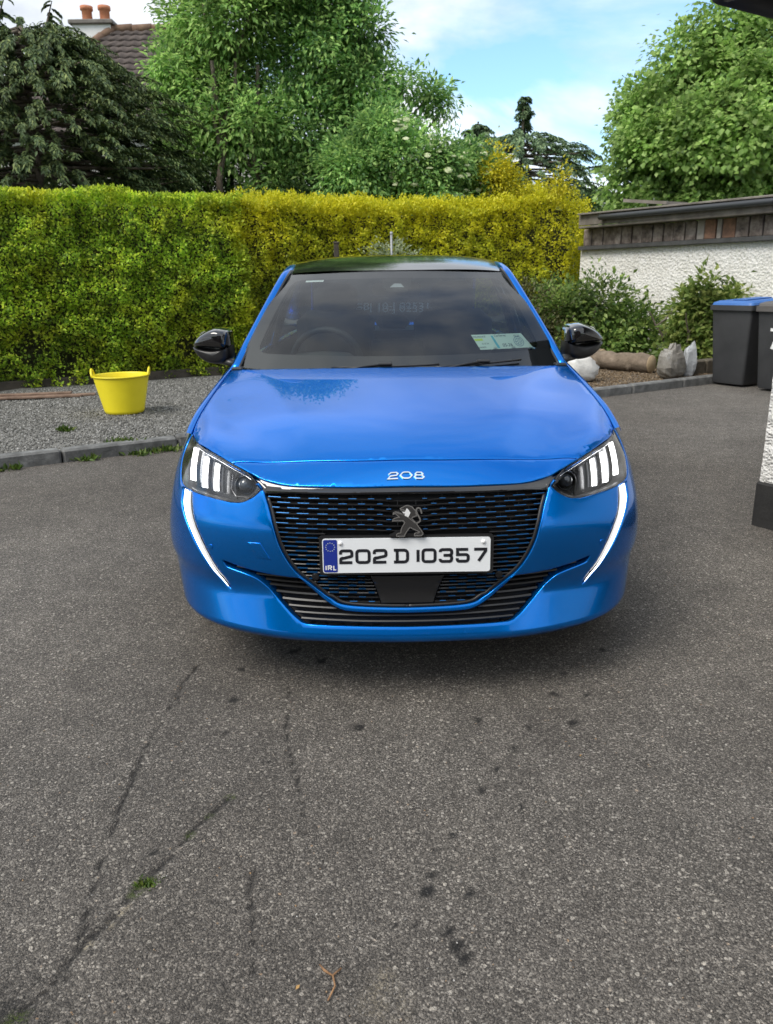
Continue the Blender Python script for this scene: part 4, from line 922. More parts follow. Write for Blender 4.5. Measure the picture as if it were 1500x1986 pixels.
def tree(name, base, h, blobs, ncl, per, spread, L, wr, mtl, label, cat, seed, group=None, droop=.25, r0=.12, nstem=1):
    tr = empty(name, base); tag(tr, label, cat, group); bx_ = np.array(base); mb = MB()
    for k in range(nstem):
        o = Vector((random.Random(seed + k).uniform(-.25, .25) * (nstem > 1), random.Random(seed + k + 9).uniform(-.2, .2) * (nstem > 1), 0)); top = Vector((0, 0, h * .72)) + o * 3
        limb(mb, o, top, r0, r0 * .35, seed + k, 8, .03)
        for i, b_ in enumerate(blobs):
            if i % nstem == k:
                c = Vector(np.array(b_[:3]) - bx_); z0 = min(h * .6, max(.3, c.z * .55)); limb(mb, o + (top - o) * (z0 / (h * .72)), c, r0 * .45, r0 * .12, seed + i * 7, 6)
    mb.build('trunk', bark, tr, True)
    P, D = crown_pts(blobs, ncl, per, spread, seed, droop); P = P[:, :] - bx_
    r = np.random.default_rng(seed + 1); nr = unit(P - np.array([0, 0, h * .5])) + np.array([0, 0, .8])
    leaves('crown', P, D, L * r.uniform(.75, 1.45, len(P)), wr, mtl, tr, seed + 2, nrm=nr); return tr
def blobs_of(c, R_, n, rr, seed):
    """a lumpy crown: n balls over an ellipsoid"""
    r = np.random.default_rng(seed); out = [(c[0], c[1], c[2], R_[0] * .7, R_[1] * .7, R_[2] * .7)]
    for i in range(n):
        d = unit(r.normal(size=3)); d[2] = abs(d[2]) * .9 - .25; q = r.uniform(rr[0], rr[1]); out.append((c[0] + d[0] * R_[0] * .75, c[1] + d[1] * R_[1] * .75, c[2] + d[2] * R_[2] * .8, q, q, q * .8))
    return out

# --- the hedge: clipped green half and golden half
HB = (-4.75, 9.6)
def hedge_top(s_): return np.interp(s_, [-4, 0, 3, 5.5, 7.5, 9.0, 9.9], [2.42, 2.42, 2.46, 2.42, 2.50, 2.66, 2.62])
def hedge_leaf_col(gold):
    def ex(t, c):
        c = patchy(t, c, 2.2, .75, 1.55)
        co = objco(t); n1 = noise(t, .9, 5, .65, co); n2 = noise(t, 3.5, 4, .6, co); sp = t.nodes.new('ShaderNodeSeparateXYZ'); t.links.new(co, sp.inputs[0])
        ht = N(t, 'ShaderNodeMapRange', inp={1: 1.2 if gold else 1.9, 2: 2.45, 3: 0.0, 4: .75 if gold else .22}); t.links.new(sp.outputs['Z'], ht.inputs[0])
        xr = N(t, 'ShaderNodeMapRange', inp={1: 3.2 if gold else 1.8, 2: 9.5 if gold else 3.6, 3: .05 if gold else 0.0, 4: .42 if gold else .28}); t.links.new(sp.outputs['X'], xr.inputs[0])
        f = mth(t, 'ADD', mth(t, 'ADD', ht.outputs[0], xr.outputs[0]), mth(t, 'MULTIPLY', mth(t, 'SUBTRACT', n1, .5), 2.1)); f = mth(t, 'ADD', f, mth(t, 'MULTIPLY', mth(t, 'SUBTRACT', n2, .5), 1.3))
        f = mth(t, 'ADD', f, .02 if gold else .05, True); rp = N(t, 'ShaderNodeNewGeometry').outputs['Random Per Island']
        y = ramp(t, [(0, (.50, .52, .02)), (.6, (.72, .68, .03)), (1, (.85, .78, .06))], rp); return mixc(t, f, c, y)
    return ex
def hedge(name, s0, s1, n, mtl, label, seed, end=False):
    h = empty(name, (HB[0], HB[1], 0), KA); tag(h, label, 'hedge', 'clipped hedges behind the gravel'); r = np.random.default_rng(seed)
    s_ = r.uniform(s0, s1, n); u = r.random(n); P = np.zeros((n, 3)); D = np.zeros((n, 3)); top = hedge_top(s_) + .03 * np.sin(s_ * 5) + .03 * r.normal(size=n) * (s_ > 3)
    fr = u < .76
    z = .09 + (top - .09) * r.random(n) ** .95; lump = .20 * (vnoise(np.stack([s_ + 40, z + 40], 1), 1.6, seed) - .5) + .12 * (vnoise(np.stack([s_ + 40, z + 40], 1), 11, seed + 7) - .5) + .20 * (vnoise(np.stack([s_ + 40, z + 40], 1), 5, seed + 1) - .5)
    yf = .05 - .10 * np.sin(np.pi * np.clip(z / 2.4, 0, 1)) + lump + np.abs(r.normal(size=n)) * .05 + .12 * (z / 2.4) ** 6 + .25 * np.clip(.22 - z, 0, 1)
    P[fr] = np.stack([s_, yf, z], 1)[fr]; D[fr] = np.array([0, -.9, .25]) + r.normal(size=(fr.sum(), 3)) * .75
    tp = ~fr; yt = r.uniform(.0, 1.0, n); P[tp] = np.stack([s_, yt, top - .05 * (yt - .5) ** 2 + .10 * (vnoise(np.stack([s_ + 40, yt + 9], 1), 3, seed + 4) - .5) * (1 + (s_ > 3.2)) - np.abs(r.normal(size=n)) * .05], 1)[tp]; D[tp] = np.array([0, -.2, .9]) + r.normal(size=(tp.sum(), 3)) * .6
    if end:
        m = s_ > s1 - .9; k = m & (r.random(n) < .55); th = r.uniform(0, math.pi, n); P[k] = np.stack([s1 - .1 + .35 * np.sin(th) + .08 * r.normal(size=n), .5 - .5 * np.cos(th), z], 1)[k]; D[k] = np.stack([np.sin(th), -np.cos(th), .3 + 0 * th], 1)[k] + r.normal(size=(k.sum(), 3)) * .6
    hol = vnoise(np.stack([P[:, 0] + 70, P[:, 2] * 1.0 + 70], 1), 2.1, seed + 11) + .45 * vnoise(np.stack([P[:, 0] + 70, P[:, 2] + 70], 1), 7, seed + 12); kp = ~((hol > 1.10) & (P[:, 2] < 2.15) & (r.random(n) < .80)); P, D = P[kp], D[kp]; n = len(P)
    leaves('foliage', P, D, r.uniform(.028, .058, n), .64, mtl, h, seed)['kind'] = 'stuff'
    if s1 > 5:                                   # loose unclipped shoots along the top
        m = 260; sx = s0 + (s1 - s0) * r.random(m) ** .8; Q = []; E = []
        for x in sx:
            hgt = r.uniform(.04, .17) + (.22 * r.random() if x > 8.3 else 0); y = r.uniform(.05, .9); k = int(12 + hgt * 110); zz_ = hedge_top(x) + hgt * r.random(k); Q.append(np.column_stack([x + .04 * r.normal(size=k), y + .04 * r.normal(size=k), zz_])); E.append(np.array([0, 0, .7]) + .7 * r.normal(size=(k, 3)))
        Q = np.vstack(Q); leaves('shoots', Q, np.vstack(E), r.uniform(.03, .05, len(Q)), .6, mtl, h, seed + 3)['kind'] = 'stuff'
    n2 = int((s1 - s0) * 6); X = np.linspace(s0 + .1, s1 - .12, n2); core = MB(); rows = []
    for x in X: tz = float(hedge_top(x)) - .16; rows.append([(x, .30, .1), (x, .20, .8), (x, .20, 1.6), (x, .28, tz), (x, .75, tz), (x, .9, .1)])
    core.grid(np.array(rows)); core.add(rows[-1], [(0, 1, 2, 3, 4, 5)]); core.add(rows[0], [(5, 4, 3, 2, 1, 0)]); core.build('twigs', mottled('hedge_twigs' + name, [(.35, (.018, .020, .008)), (.7, (.075, .08, .025))], 25, .95, .8, .04), h)
    return h
hg = leafmat('hedge_green', [(0, (0.111, 0.189, 0.0253)), (.35, (0.239, 0.395, 0.0318)), (.75, (0.428, 0.632, 0.0474)), (1, (0.759, 0.85, 0.0789))], .45, .45, hedge_leaf_col(False))
hy = leafmat('hedge_gold', [(0, (0.11, 0.171, 0.0194)), (.35, (0.244, 0.341, 0.0244)), (.75, (0.463, 0.536, 0.0365)), (1, (0.731, 0.731, 0.0487))], .45, .45, hedge_leaf_col(True))
hedge('green_hedge', -2.6, 3.35, 78000, hg, 'tall clipped green privet hedge behind the yellow tub', 41)
hedge('golden_hedge', 3.2, 9.75, 80000, hy, 'golden yellow privet hedge running behind the car roof to the garage', 51, True)
# timber edging under the hedge
wood_old = mottled('weathered_timber', [(.3, (.030, .026, .020)), (.7, (.085, .072, .055))], 8, .95, .6, .01, 40)
slp = empty('timber_sleeper', (HB[0], HB[1], 0), KA)
for i in range(4):
    o = empty('timber_sleeper', W2(HB, -2.4 + i * 2.02 + 1, -.10) + (.075,), KA) if i else slp
    if i == 0: o.location = W2(HB, -1.4, -.10) + (.075,)
    tag(o, ['weathered timber sleeper at the hedge foot beside the brown planks', 'weathered timber sleeper at the hedge foot behind the yellow tub', 'weathered timber sleeper at the hedge foot behind the black door mirror', 'weathered timber sleeper under the golden hedge, hidden behind the car'][i], 'sleeper', 'timber sleepers under the hedge')
    MB().box((0, 0, .03), (1.99, .10, .16), bev=.012).build('beam', wood_old, o)
brownwood = mottled('brown_plank', [(.3, (.12, .075, .05)), (.7, (.24, .16, .115))], 10, .85, .4, .006)
for i, (px, py, L, a, z, lb) in enumerate(((-4.25, 9.0, 1.2, 6, .105, 'brown wooden plank lying at the hedge foot, topmost'), (-4.15, 8.93, 1.3, 4, .083, 'brown wooden plank lying at the hedge foot, underneath'), (-3.65, 9.05, .55, 10, .085, 'short brown board end lying beside the longer planks'))):
    o = empty('plank', (px, py, z), R(a + 6)); tag(o, lb, 'plank'); MB().box((0, 0, .012), (L, .10, .024), bev=.004).build('board', brownwood, o)

# --- yellow tub
tub_m = mottled('yellow_plastic', [(.3, (.72, .60, .015)), (.7, (.80, .68, .02))], 4, .42, .05, .002, 20)
tub = empty('flexible_tub', (-2.62, 7.80, .085), R(12)); tag(tub, 'bright yellow flexible rubber tub with two handles standing on the gravel', 'tub')
prof = [(.0001, .0), (.165, .0), (.182, .006), (.190, .02)]
for k in range(1, 14): z = .02 + k * .026; rr_ = .190 + (z - .02) * .215; prof += [(rr_ + .0012, z - .006), (rr_, z)]
rt = .190 + .345 * .215; prof += [(rt + .004, .366), (rt + .012, .370), (rt + .012, .380), (rt - .003, .381)]
for k in range(10): z = .37 - k * .036; prof.append((.182 + (z - .02) * .215, z))
prof.append((.0001, .02))
MB().lathe(prof, 48).build('bucket', tub_m, tub, True)
for s in (-1, 1):
    P = [(s * (.262 + .012 * math.sin(math.pi * q)), .085 * math.cos(math.pi * q), .365 + .075 * math.sin(math.pi * q)) for q in np.linspace(0, 1, 13)]; MB().tube(P, .011, 8).build('handle', tub_m, tub, True)

# --- weeds
weed_m = leafmat('weed', [(0, (.04, .08, .012)), (.6, (.08, .14, .02)), (1, (.16, .2, .04))], .3, .5)
def weed(loc, n, rr_, L, seed, label, group=None):
    r = np.random.default_rng(seed); P = np.column_stack([r.normal(size=n) * rr_, r.normal(size=n) * rr_ * .6, np.zeros(n)]); D = np.column_stack([r.normal(size=n) * .7, r.normal(size=n) * .7, .35 + r.random(n)])
    o = leaves('weed_tuft', P, D, L * r.uniform(.5, 1.2, n), .35, weed_m, None, seed); o.location = loc; tag(o, label, 'weed', group)
weed((-2.85, 6.86, .075), 60, .035, .07, 1, 'small green weed tuft alone in the grey gravel')
for i, (s_, n, q) in enumerate(((.75, 70, .05), (1.35, 120, .07), (1.12, 90, .08), (.2, 40, .03), (.05, 60, .05))):
    weed(W2(KERB0, s_ - .1, .02) + (.0,), n, q, .06, 10 + i, 'low weed tuft growing in the joint at the kerb foot', 'weeds along the kerb foot')
weed(W2(KERB0, .95, -.14) + (.08,), 90, .07, .05, 30, 'mossy weed tuft on the gravel edge behind the kerb')
weed((-.565, 1.478, -.002), 70, .014, .016, 33, 'bright green moss sprig growing in the asphalt crack')
# twig and dry leaves on the asphalt
tw = mottled('twig_brown', [(.3, (.16, .08, .035)), (.7, (.34, .19, .09))], 60, .8)
o = MB(); o.tube([(0, 0, .004), (.012, .03, .006), (.006, .055, .005), (.022, .072, .005)], [.0016, .002, .0025, .002], 5).tube([(.006, .055, .005), (-.012, .068, .005), (-.022, .082, .004)], [.002, .003, .0015], 5)
o = o.build('twig', tw, None, True); o.location = (-.125, 1.165, 0); tag(o, 'small forked brown twig lying on the asphalt', 'twig')
dry = mat('dry_leaf', (.42, .25, .09), .8)
for i, (x, y, lb) in enumerate(((-.19, 1.19, 'tiny curled dry leaf beside the forked twig on the asphalt'), (.55, 1.95, 'tiny orange dry leaf on the open asphalt'))):
    o = leaves('dry_leaf', np.array([[0, 0, .002]]), np.array([[.5, .8, .05]]), .014, .5, dry, None, i); o.location = (x, y, .002); tag(o, lb, 'leaf')
# --- trees behind the hedge
ash_m = leafmat('leaf_light', [(0, (0.102, 0.218, 0.0468)), (.5, (0.25, 0.438, 0.0876)), (1, (0.498, 0.686, 0.174))], .48, .5, patchy)
eld_m = leafmat('leaf_elder', [(0, (0.0879, 0.194, 0.0527)), (.5, (0.23, 0.439, 0.0984)), (1, (0.493, 0.702, 0.176))], .48, .5, patchy)
syc_m = leafmat('leaf_sycamore', [(0, (.12, .23, .04)), (.5, (.27, .44, .08)), (1, (.46, .62, .16))], .48, .45, patchy)
shade_leaf_m = leafmat('leaf_inner_shade', [(0, (0.018, 0.0396, 0.012)), (.6, (0.042, 0.084, 0.0216)), (1, (0.096, 0.144, 0.036))], .48, .5, patchy)
G_T = 'trees growing beyond the hedge'
b1 = [(-3.0, 15.6, 4.6, .95, .9, .75), (-2.5, 15.2, 5.6, .8, .8, .7), (-3.4, 15.4, 3.7, .7, .7, .55), (-2.4, 15.0, 3.9, .75, .7, .6), (-3.3, 15.8, 5.7, .6, .6, .5), (-2.0, 15.2, 6.4, .7, .7, .6), (-3.7, 15.2, 4.9, .35, .35, .3), (-1.9, 15.0, 3.0, .55, .5, .5), (-3.0, 15.2, 6.6, .5, .5, .4)]
tree('light_tree', (-2.75, 15.2, 0), 6.8, b1, 900, 36, .13, .105, .42, ash_m, 'light green feathery tree with bare forked trunk in front of the tiled house', 'tree', 61, G_T, .35, .10, 3)
b2 = [(-1.2, 15.8, 5.2, 1.05, .9, .9), (-.95, 15.8, 6.2, .75, .8, .7), (-1.6, 15.6, 6.6, .8, .8, .7), (-.4, 15.6, 4.6, .75, .7, .6), (-1.4, 15.4, 3.9, .9, .8, .7), (-.35, 15.5, 5.5, .45, .5, .4), (.0, 15.4, 3.8, .6, .5, .5), (-.9, 15.2, 2.9, .9, .6, .6), (.45, 15.6, 4.7, .32, .3, .22), (.85, 15.6, 4.5, .28, .25, .16), (1.15, 15.6, 4.35, .18, .2, .10), (-.15, 15.7, 6.3, .25, .3, .2)]
tree('broadleaf_tree', (-.9, 15.8, 0), 7.2, b2, 1150, 36, .13, .10, .45, eld_m, 'tall open green broadleaf tree with wispy side branches against the sky', 'tree', 62, G_T, .3, .11, 2)
b3 = [(.3, 14.4, 3.2, .75, .6, .65), (.95, 14.5, 3.0, .6, .6, .6), (-.4, 14.4, 3.1, .65, .6, .55), (1.4, 14.7, 3.2, .5, .5, .4), (.4, 14.3, 2.5, 1.0, .5, .5), (1.5, 14.8, 2.6, .6, .5, .5), (.0, 14.5, 3.75, .5, .5, .35), (1.85, 14.9, 2.9, .45, .4, .4)]
eld = tree('elder_bush', (.5, 14.6, 0), 3.6, b3, 800, 36, .11, .085, .45, eld_m, 'elder bush with flat cream flower heads above the golden hedge', 'bush', 63, G_T, .3, .07, 3)
r = np.random.default_rng(4); fl = MB(); 
for k in range(150):
    b_ = b3[r.integers(len(b3))]; d = unit(r.normal(size=3)); d[1] = -abs(d[1]); p = np.array(b_[:3]) + d * np.array(b_[3:6]) * 1.02 - np.array([.5, 14.6, 0]); q = .04 + .035 * r.random()
    if p[0] < -.35: continue
    fl.lathe([(.0001, q * .28), (q * .6, q * .22), (q, 0), (q * .7, -q * .15)], 7, Matrix.Translation(Vector(p)) @ Matrix.Rotation(R(r.uniform(10, 60)), 4, 'X'))
f = fl.build('flower_heads', mottled('elder_flower', [(.3, (.42, .47, .25)), (.7, (.70, .72, .48))], 60, .8, .6, .02), eld); f['kind'] = 'stuff'
# added backing bushes; inner shade behind the hedge is put into their leaf colour
for i, (x, y, z, rx, rz, lb) in enumerate(((-2.6, 16.6, 2.3, 1.2, .9, 'backing bush with leaves darkened as shade under the feathery tree'), (-.9, 14.6, 2.2, 1.1, .75, 'backing bush with leaves darkened as shade under the tall broadleaf tree'), (-4.6, 14.6, 2.4, 1.2, .8, 'backing bush with leaves darkened as shade at the foot of the drooping conifer'), (-3.6, 15.2, 2.5, 1.0, .8, 'backing bush with leaves darkened as shade between the drooping conifer and the feathery tree'), (-6.8, 15.2, 2.4, 1.4, .9, 'backing bush with leaves darkened as shade between the two drooping conifers'), (1.9, 15.5, 2.5, .8, .7, 'backing bush with leaves darkened as shade between the elder and the distant conifer'))):
    tree('shade_backing_bush', (x, y, 0), 2.2, [(x, y, z, rx, .7, rz), (x + .4, y, z - .5, rx, .7, rz)], 420, 36, .13, .085, .5, shade_leaf_m, lb, 'bush', 70 + i, 'backing bushes darkened as shade behind the hedge', .3, .05, 2)
# golden stray shoots of the hedge seen against the far conifer
gs = [(1.95, 14.4, 3.1, .26, .2, .45), (2.1, 14.4, 2.8, .3, .25, .3), (3.0, 14.6, 2.9, .25, .2, .2)]
tree('golden_shrub', (2.0, 14.4, 0), 2.9, gs, 90, 36, .09, .06, .5, leafmat('leaf_gold', [(0, (.30, .32, .02)), (.6, (.62, .56, .03)), (1, (.8, .7, .05))], .35), 'tall golden shoots standing up behind the hedge beside the elder', 'shrub', 80, None, .1, .03, 2)
# --- conifers with drooping sprays
con_m = leafmat('conifer_spray', [(0, (0.0336, 0.06, 0.0192)), (.5, (0.084, 0.138, 0.0384)), (1, (0.204, 0.258, 0.066))], .2, .6, patchy)
con2_m = leafmat('conifer_far_spray', [(0, (0.0528, 0.101, 0.0432)), (.5, (0.12, 0.204, 0.0768)), (1, (0.264, 0.36, 0.132))], .2, .6, patchy)
def conifer(name, base, h, Rfun, nf, label, seed, mtl, L=(.5, .95), leaf=.10, zmin=1.2, group=G_T, k=30, lean=(0, 0), squash=1.0, leaders=(), thin=0):
    r = np.random.default_rng(seed); cf = empty(name, base); tag(cf, label, 'conifer', group); PP = []; DD = []; NN = []; mb = MB(); limb(mb, (0, 0, 0), (lean[0], lean[1], h), .16, .02, seed, 10, .01)
    for i in range(nf):
        z = zmin + (h - zmin) * (i + r.random()) / nf; az = r.uniform(0, 2 * math.pi); Rz = Rfun(z) * r.uniform(.55, 1.05); out = np.array([math.cos(az), math.sin(az) * squash, 0]); l = r.uniform(*L) * min(1, .16 + Rz * .85)
        root = np.array([lean[0] * z / h, lean[1] * z / h, z]) + out * max(0, Rz - l * .75); tq_ = np.linspace(0, 1, k); drop = .30 + .45 * r.random()
        if thin and z > thin and r.random() < .72: continue
        z = z
        ax = root + np.outer(tq_ * l * .92, out) + np.outer(.18 * l * np.sin(tq_ * 1.6) - drop * l * .62 * tq_ ** 2, [0, 0, 1]); tg = unit(np.gradient(ax, axis=0)); sdv = unit(np.cross(tg, [0, 0, 1.]))
        for sgn in (-1, 1):
            wdt = (.62 * sgn * (1 - .25 * tq_))[:, None]; PP.append(ax + .02 * r.normal(size=ax.shape)); DD.append(tg * .75 + sdv * wdt + np.array([0, 0, -.28]) + .16 * r.normal(size=ax.shape)); NN.append(np.cross(sdv, tg) * 1.6)
        PP.append(ax); DD.append(tg + .1 * r.normal(size=ax.shape)); NN.append(np.cross(sdv, tg))
        if i % 6 == 0: mb.tube([Vector((lean[0] * z / h, lean[1] * z / h, z + .1)), Vector(root), Vector(ax[k // 2])], [.03, .018, .006], 5, False)
    for (lx, ly, lz, tx, tz_) in leaders:
        mb.tube([(lx, ly, lz), (lx + tx * .5, ly, lz + tz_ * .6), (lx + tx, ly, lz + tz_)], [.035, .02, .006], 5)
        for q in range(16):
            f_ = .25 + .75 * q / 15; c = np.array([lx + tx * f_, ly, lz + tz_ * f_]); az = r.uniform(0, 6.28); o_ = np.array([math.cos(az), math.sin(az), 0]); l = .38 * (1.25 - f_); tq_ = np.linspace(0, 1, 14); ax = c + np.outer(tq_ * l, o_) + np.outer(.1 * l * tq_ - .5 * l * tq_ ** 2, [0, 0, 1]); tg = unit(np.gradient(ax, axis=0)); sdv = unit(np.cross(tg, [0, 0, 1.]))
            for sgn in (-1, 0, 1): PP.append(ax); DD.append(tg + sdv * .6 * sgn + [0, 0, -.5]); NN.append(np.cross(sdv, tg))
    mb.build('trunk', bark, cf, True); P = np.vstack(PP); leaves('crown', P, np.vstack(DD), leaf * r.uniform(.7, 1.25, len(P)), .36, mtl, cf, seed, nrm=np.vstack(NN)); return cf
conifer('drooping_conifer', (-5.4, 13.2, 0), 4.95, lambda z: 2.6 * min(1, (5.15 - z) / 1.5) ** .55, 1500, 'large dark drooping conifer behind the green hedge', 91, con_m, (.55, .95), .080, 1.3, k=40, leaders=((.25, 0, 4.4, .3, .95), (-.5, 0, 4.5, .35, .9), (.6, .1, 4.3, .2, .6)), squash=.8)
conifer('drooping_conifer', (-8.3, 14.0, 0), 4.9, lambda z: 2.0 * min(1, (5.1 - z) / 1.5) ** .6, 380, 'dark drooping conifer at the far end of the hedge', 92, con_m, (.6, 1.0), .11, 1.8)
conifer('distant_conifer', (3.65, 22.0, 0), 5.75, lambda z: min(2.5, .55 + 2.2 * (4.95 - z)) if z < 4.85 else .20 * (5.8 - z) + .04, 1000, 'distant conifer with a pointed leader above the golden hedge', 93, con2_m, (.55, .95), .10, 1.2, thin=4.85)
conifer('distant_conifer', (2.6, 23.0, 0), 5.3, lambda z: 1.5 * min(1, (5.3 - z) / 1.6) ** .6, 260, 'rounded distant conifer left of the pointed one, partly behind the elder', 94, con2_m, (.5, .9), .12, 2.0)
# --- sycamore behind the garage
sb = blobs_of((8.9, 20.8, 4.5), (3.7, 3.0, 3.1), 46, (.75, 1.15), 12) + [(6.0, 19.6, 4.2, .8, .8, .6), (5.7, 19.6, 3.2, .7, .7, .6), (6.6, 19.4, 2.8, .9, .8, .6), (7.6, 19.0, 2.7, .9, .8, .6), (8.8, 18.8, 2.8, .9, .8, .6), (6.2, 20, 5.3, .7, .7, .55), (6.9, 20.0, 6.2, .7, .7, .6), (7.9, 20.2, 6.9, .8, .8, .6), (10.2, 19.5, 3.0, 1, .9, .7), (9.2, 20.0, 7.2, .8, .8, .6)]
tree('sycamore_tree', (8.9, 20.8, 0), 7.6, sb, 4000, 30, .15, .112, .85, syc_m, 'large fresh green sycamore rising behind the garage roof', 'tree', 95, G_T, .45, .2, 1)
# light background trees closing the gap by the garage
for i, (x, y, z, q, lb) in enumerate(((5.4, 24, 2.6, 1.1, 'pale distant tree showing between the conifer and the sycamore'), (-12, 22, 3.5, 2.0, 'leafy tree beyond the conifers at the hedge end'), (13.5, 19, 3.5, 2.2, 'leafy tree standing past the sycamore'))):
    tree('background_tree', (x, y, 0), 4.5, blobs_of((x, y, z), (q, q, q * .8), 8, (.5, .8), 20 + i), 320, 30, .2, .16, .6, eld_m, lb, 'tree', 100 + i, G_T, .3, .12, 1)

# --- house with the tiled roof
HX0, HX1, HY0, HY1, EZ = -11.4, -3.0, 24.0, 30.0, 5.3
hs = empty('tiled_house', ((HX0 + HX1) / 2, (HY0 + HY1) / 2, 0)); tag(hs, 'pale house with dark tiled hip roof and white chimney behind the trees', 'house'); ho = Vector(hs.location)
def loc(p): return tuple(Vector(p) - ho)
cream = mottled('house_render', [(.3, (.5, .48, .44)), (.7, (.62, .6, .56))], 3, .9, .3, .01, 40)
MB().box(loc(((HX0 + HX1) / 2, (HY0 + HY1) / 2, EZ / 2)), (HX1 - HX0, HY1 - HY0, EZ)).build('wall', cream, hs)
tile_m = mottled('roof_tile', [(.3, (.055, .042, .038)), (.6, (.095, .075, .066)), (.8, (.14, .115, .10))], 5, .85, .3, .01, 30)
rz = 8.75; r0_, r1_ = (-8.15, 27.0), (-6.35, 27.0); ev = .35
rf = MB(); E4 = [loc((HX0 - ev, HY0 - ev, EZ)), loc((HX1 + ev, HY0 - ev, EZ)), loc((HX1 + ev, HY1 + ev, EZ)), loc((HX0 - ev, HY1 + ev, EZ))]; RA, RB = loc((*r0_, rz)), loc((*r1_, rz))
rf.add(E4 + [RA, RB], [(0, 1, 5, 4), (1, 2, 5), (2, 3, 4, 5), (3, 0, 4), (0, 3, 2, 1)]); roofo = rf.build('roof', tile_m, hs)
nc = 17
for k in range(nc):                      # stepped courses of pan tiles on the face towards us and on the right hip
    v0, v1 = k / nc, (k + 1) / nc; A = [[], [], []]
    e0, e1, q0, q1 = (np.array(p) for p in (E4[0], E4[1], RA, RB)); nv = np.cross(e1 - e0, q0 - e0); nv = nv / np.linalg.norm(nv); l0, l1 = e0 + (q0 - e0) * v0, e1 + (q1 - e1) * v0; m0, m1 = e0 + (q0 - e0) * v1, e1 + (q1 - e1) * v1
    n = int(np.linalg.norm(l1 - l0) / .055)
    for i in range(n + 1):
        u = i / n; a = l0 + (l1 - l0) * u; c = m0 + (m1 - m0) * u; wv = .028 * math.sin(a[0] * 2 * math.pi / .33); A[0].append(a + nv * .004); A[1].append(a + nv * (.062 + wv)); A[2].append(c + nv * (.018 + wv * .5))
    MB().grid(np.array(A)).build('tile_course', tile_m, roofo, True)
ridge_m = mottled('ridge_tile', [(.3, (.13, .075, .05)), (.7, (.22, .14, .09))], 6, .9)
for a, b_ in ((E4[0], RA), (E4[1], RB), (RA, RB)):
    a, b_ = Vector(a), Vector(b_); n = int((b_ - a).length / .45)
    for k in range(n): MB().tube([a.lerp(b_, k / n) + Vector((0, 0, .03)), a.lerp(b_, (k + .97) / n) + Vector((0, 0, .045))], [.12, .13], 8).build('ridge_tile', ridge_m, roofo, True)
ch = empty('chimney', loc((-8.75, 27.2, -.62)), parent=hs)
whiter = mottled('chimney_render', [(.3, (.62, .62, .6)), (.7, (.74, .74, .72))], 4, .85, .3, .01, 30)
MB().box((0, 0, 8.6), (1.15, .75, 1.9)).build('stack', whiter, ch); MB().box((0, 0, 9.55), (1.35, .95, .12), bev=.02).build('cap', mottled('cap_stone', [(.3, (.10, .09, .08)), (.7, (.2, .18, .16))], 6), ch)
pot = mottled('terracotta', [(.3, (.42, .15, .075)), (.7, (.55, .22, .11))], 6, .8)
for x in (-.22, .32): MB().lathe([(.15, 9.6), (.15, 9.95), (.19, 9.97), (.19, 10.07), (.13, 10.07), (.12, 9.7)], 16, Matrix.Translation((x, 0, 0))).build('chimney_pot', pot, ch, True)

# --- garage on the right
GA = math.atan2(GD[1], GD[0]); gar = empty('garage', (3.6, 14.0, 0), GA); tag(gar, 'low white pebble-dashed garage with weathered flat roof and dark gutter', 'garage')
dash_m = mat('pebble_dash', (.72, .70, .66), .95); t, b = nodes(dash_m); co = objco(t); v = N(t, 'ShaderNodeTexVoronoi', inp={'Scale': 26.0}); t.links.new(co, v.inputs['Vector']); n_ = noise(t, 60, 4, .7, co)
t.links.new(ramp(t, [(.25, (.68, .66, .61)), (.6, (.82, .805, .77)), (.8, (.86, .85, .82))], noise(t, 2.2, 6, .6, co)), b.inputs['Base Color']); mp_ = N(t, 'ShaderNodeMapping'); mp_.inputs['Scale'].default_value = (7, 7, .7); t.links.new(co, mp_.inputs['Vector']); lk_ = b.inputs['Base Color'].links[0].from_socket; t.links.new(mixc(t, ramp(t, [(.56, (0, 0, 0)), (.75, (.5, .5, .5))], noise(t, 1.0, 5, .6, mp_.outputs[0])), lk_, (.42, .40, .34)), b.inputs['Base Color']); bump(t, b, mth(t, 'ADD', v.outputs['Distance'], mth(t, 'MULTIPLY', n_, .8)), .9, .02)
MB().box((2.55, 1.6, .9), (5.7, 3.2, 1.8)).build('wall', dash_m, gar)
grey_band = mottled('slate_grey', [(.3, (.045, .045, .045)), (.7, (.085, .085, .085))], 6, .7)
MB().box((2.57, -.05, 1.815), (5.7, .10, .065), bev=.006).build('sill_band', grey_band, gar)
xs = [-.22, -.026, .222, .422, .626, .84, 1.051, 1.257, 1.461, 1.649, 1.866, 2.06, 2.203, 2.404, 2.495, 2.716, 2.931, 3.14, 3.36, 3.58, 3.8, 4.02, 4.24, 4.5]
brd = mottled('stained_board', [(.3, (.05, .04, .034)), (.5, (.20, .16, .135)), (.7, (.36, .31, .275))], 9, .9, .5, .01, 40); pale = mottled('pale_board', [(.3, (.30, .26, .22)), (.7, (.42, .38, .34))], 9, .9); rust = mottled('rust_board', [(.3, (.14, .085, .06)), (.7, (.33, .18, .115))], 12, .9)
for i, (a, c) in enumerate(zip(xs[:-1], xs[1:])):
    m_ = {11: pale, 12: rust, 13: pale, 14: rust}.get(i, brd)
    if i in (12, 14): pass
    MB().box(((a + c) / 2, -.012 + .008 * ((i * 7) % 3 - 1), 1.985), (c - a - .018, .05, .268), bev=.006).build('eaves_board', m_, gar)
MB().box((2.6, .03, 1.985), (5.6, .05, .27)).build('eaves_backing', black_matt, gar)
fas = mottled('grey_fascia', [(.3, (.10, .085, .07)), (.7, (.24, .215, .185))], 5, .95, .4, .006, 50)
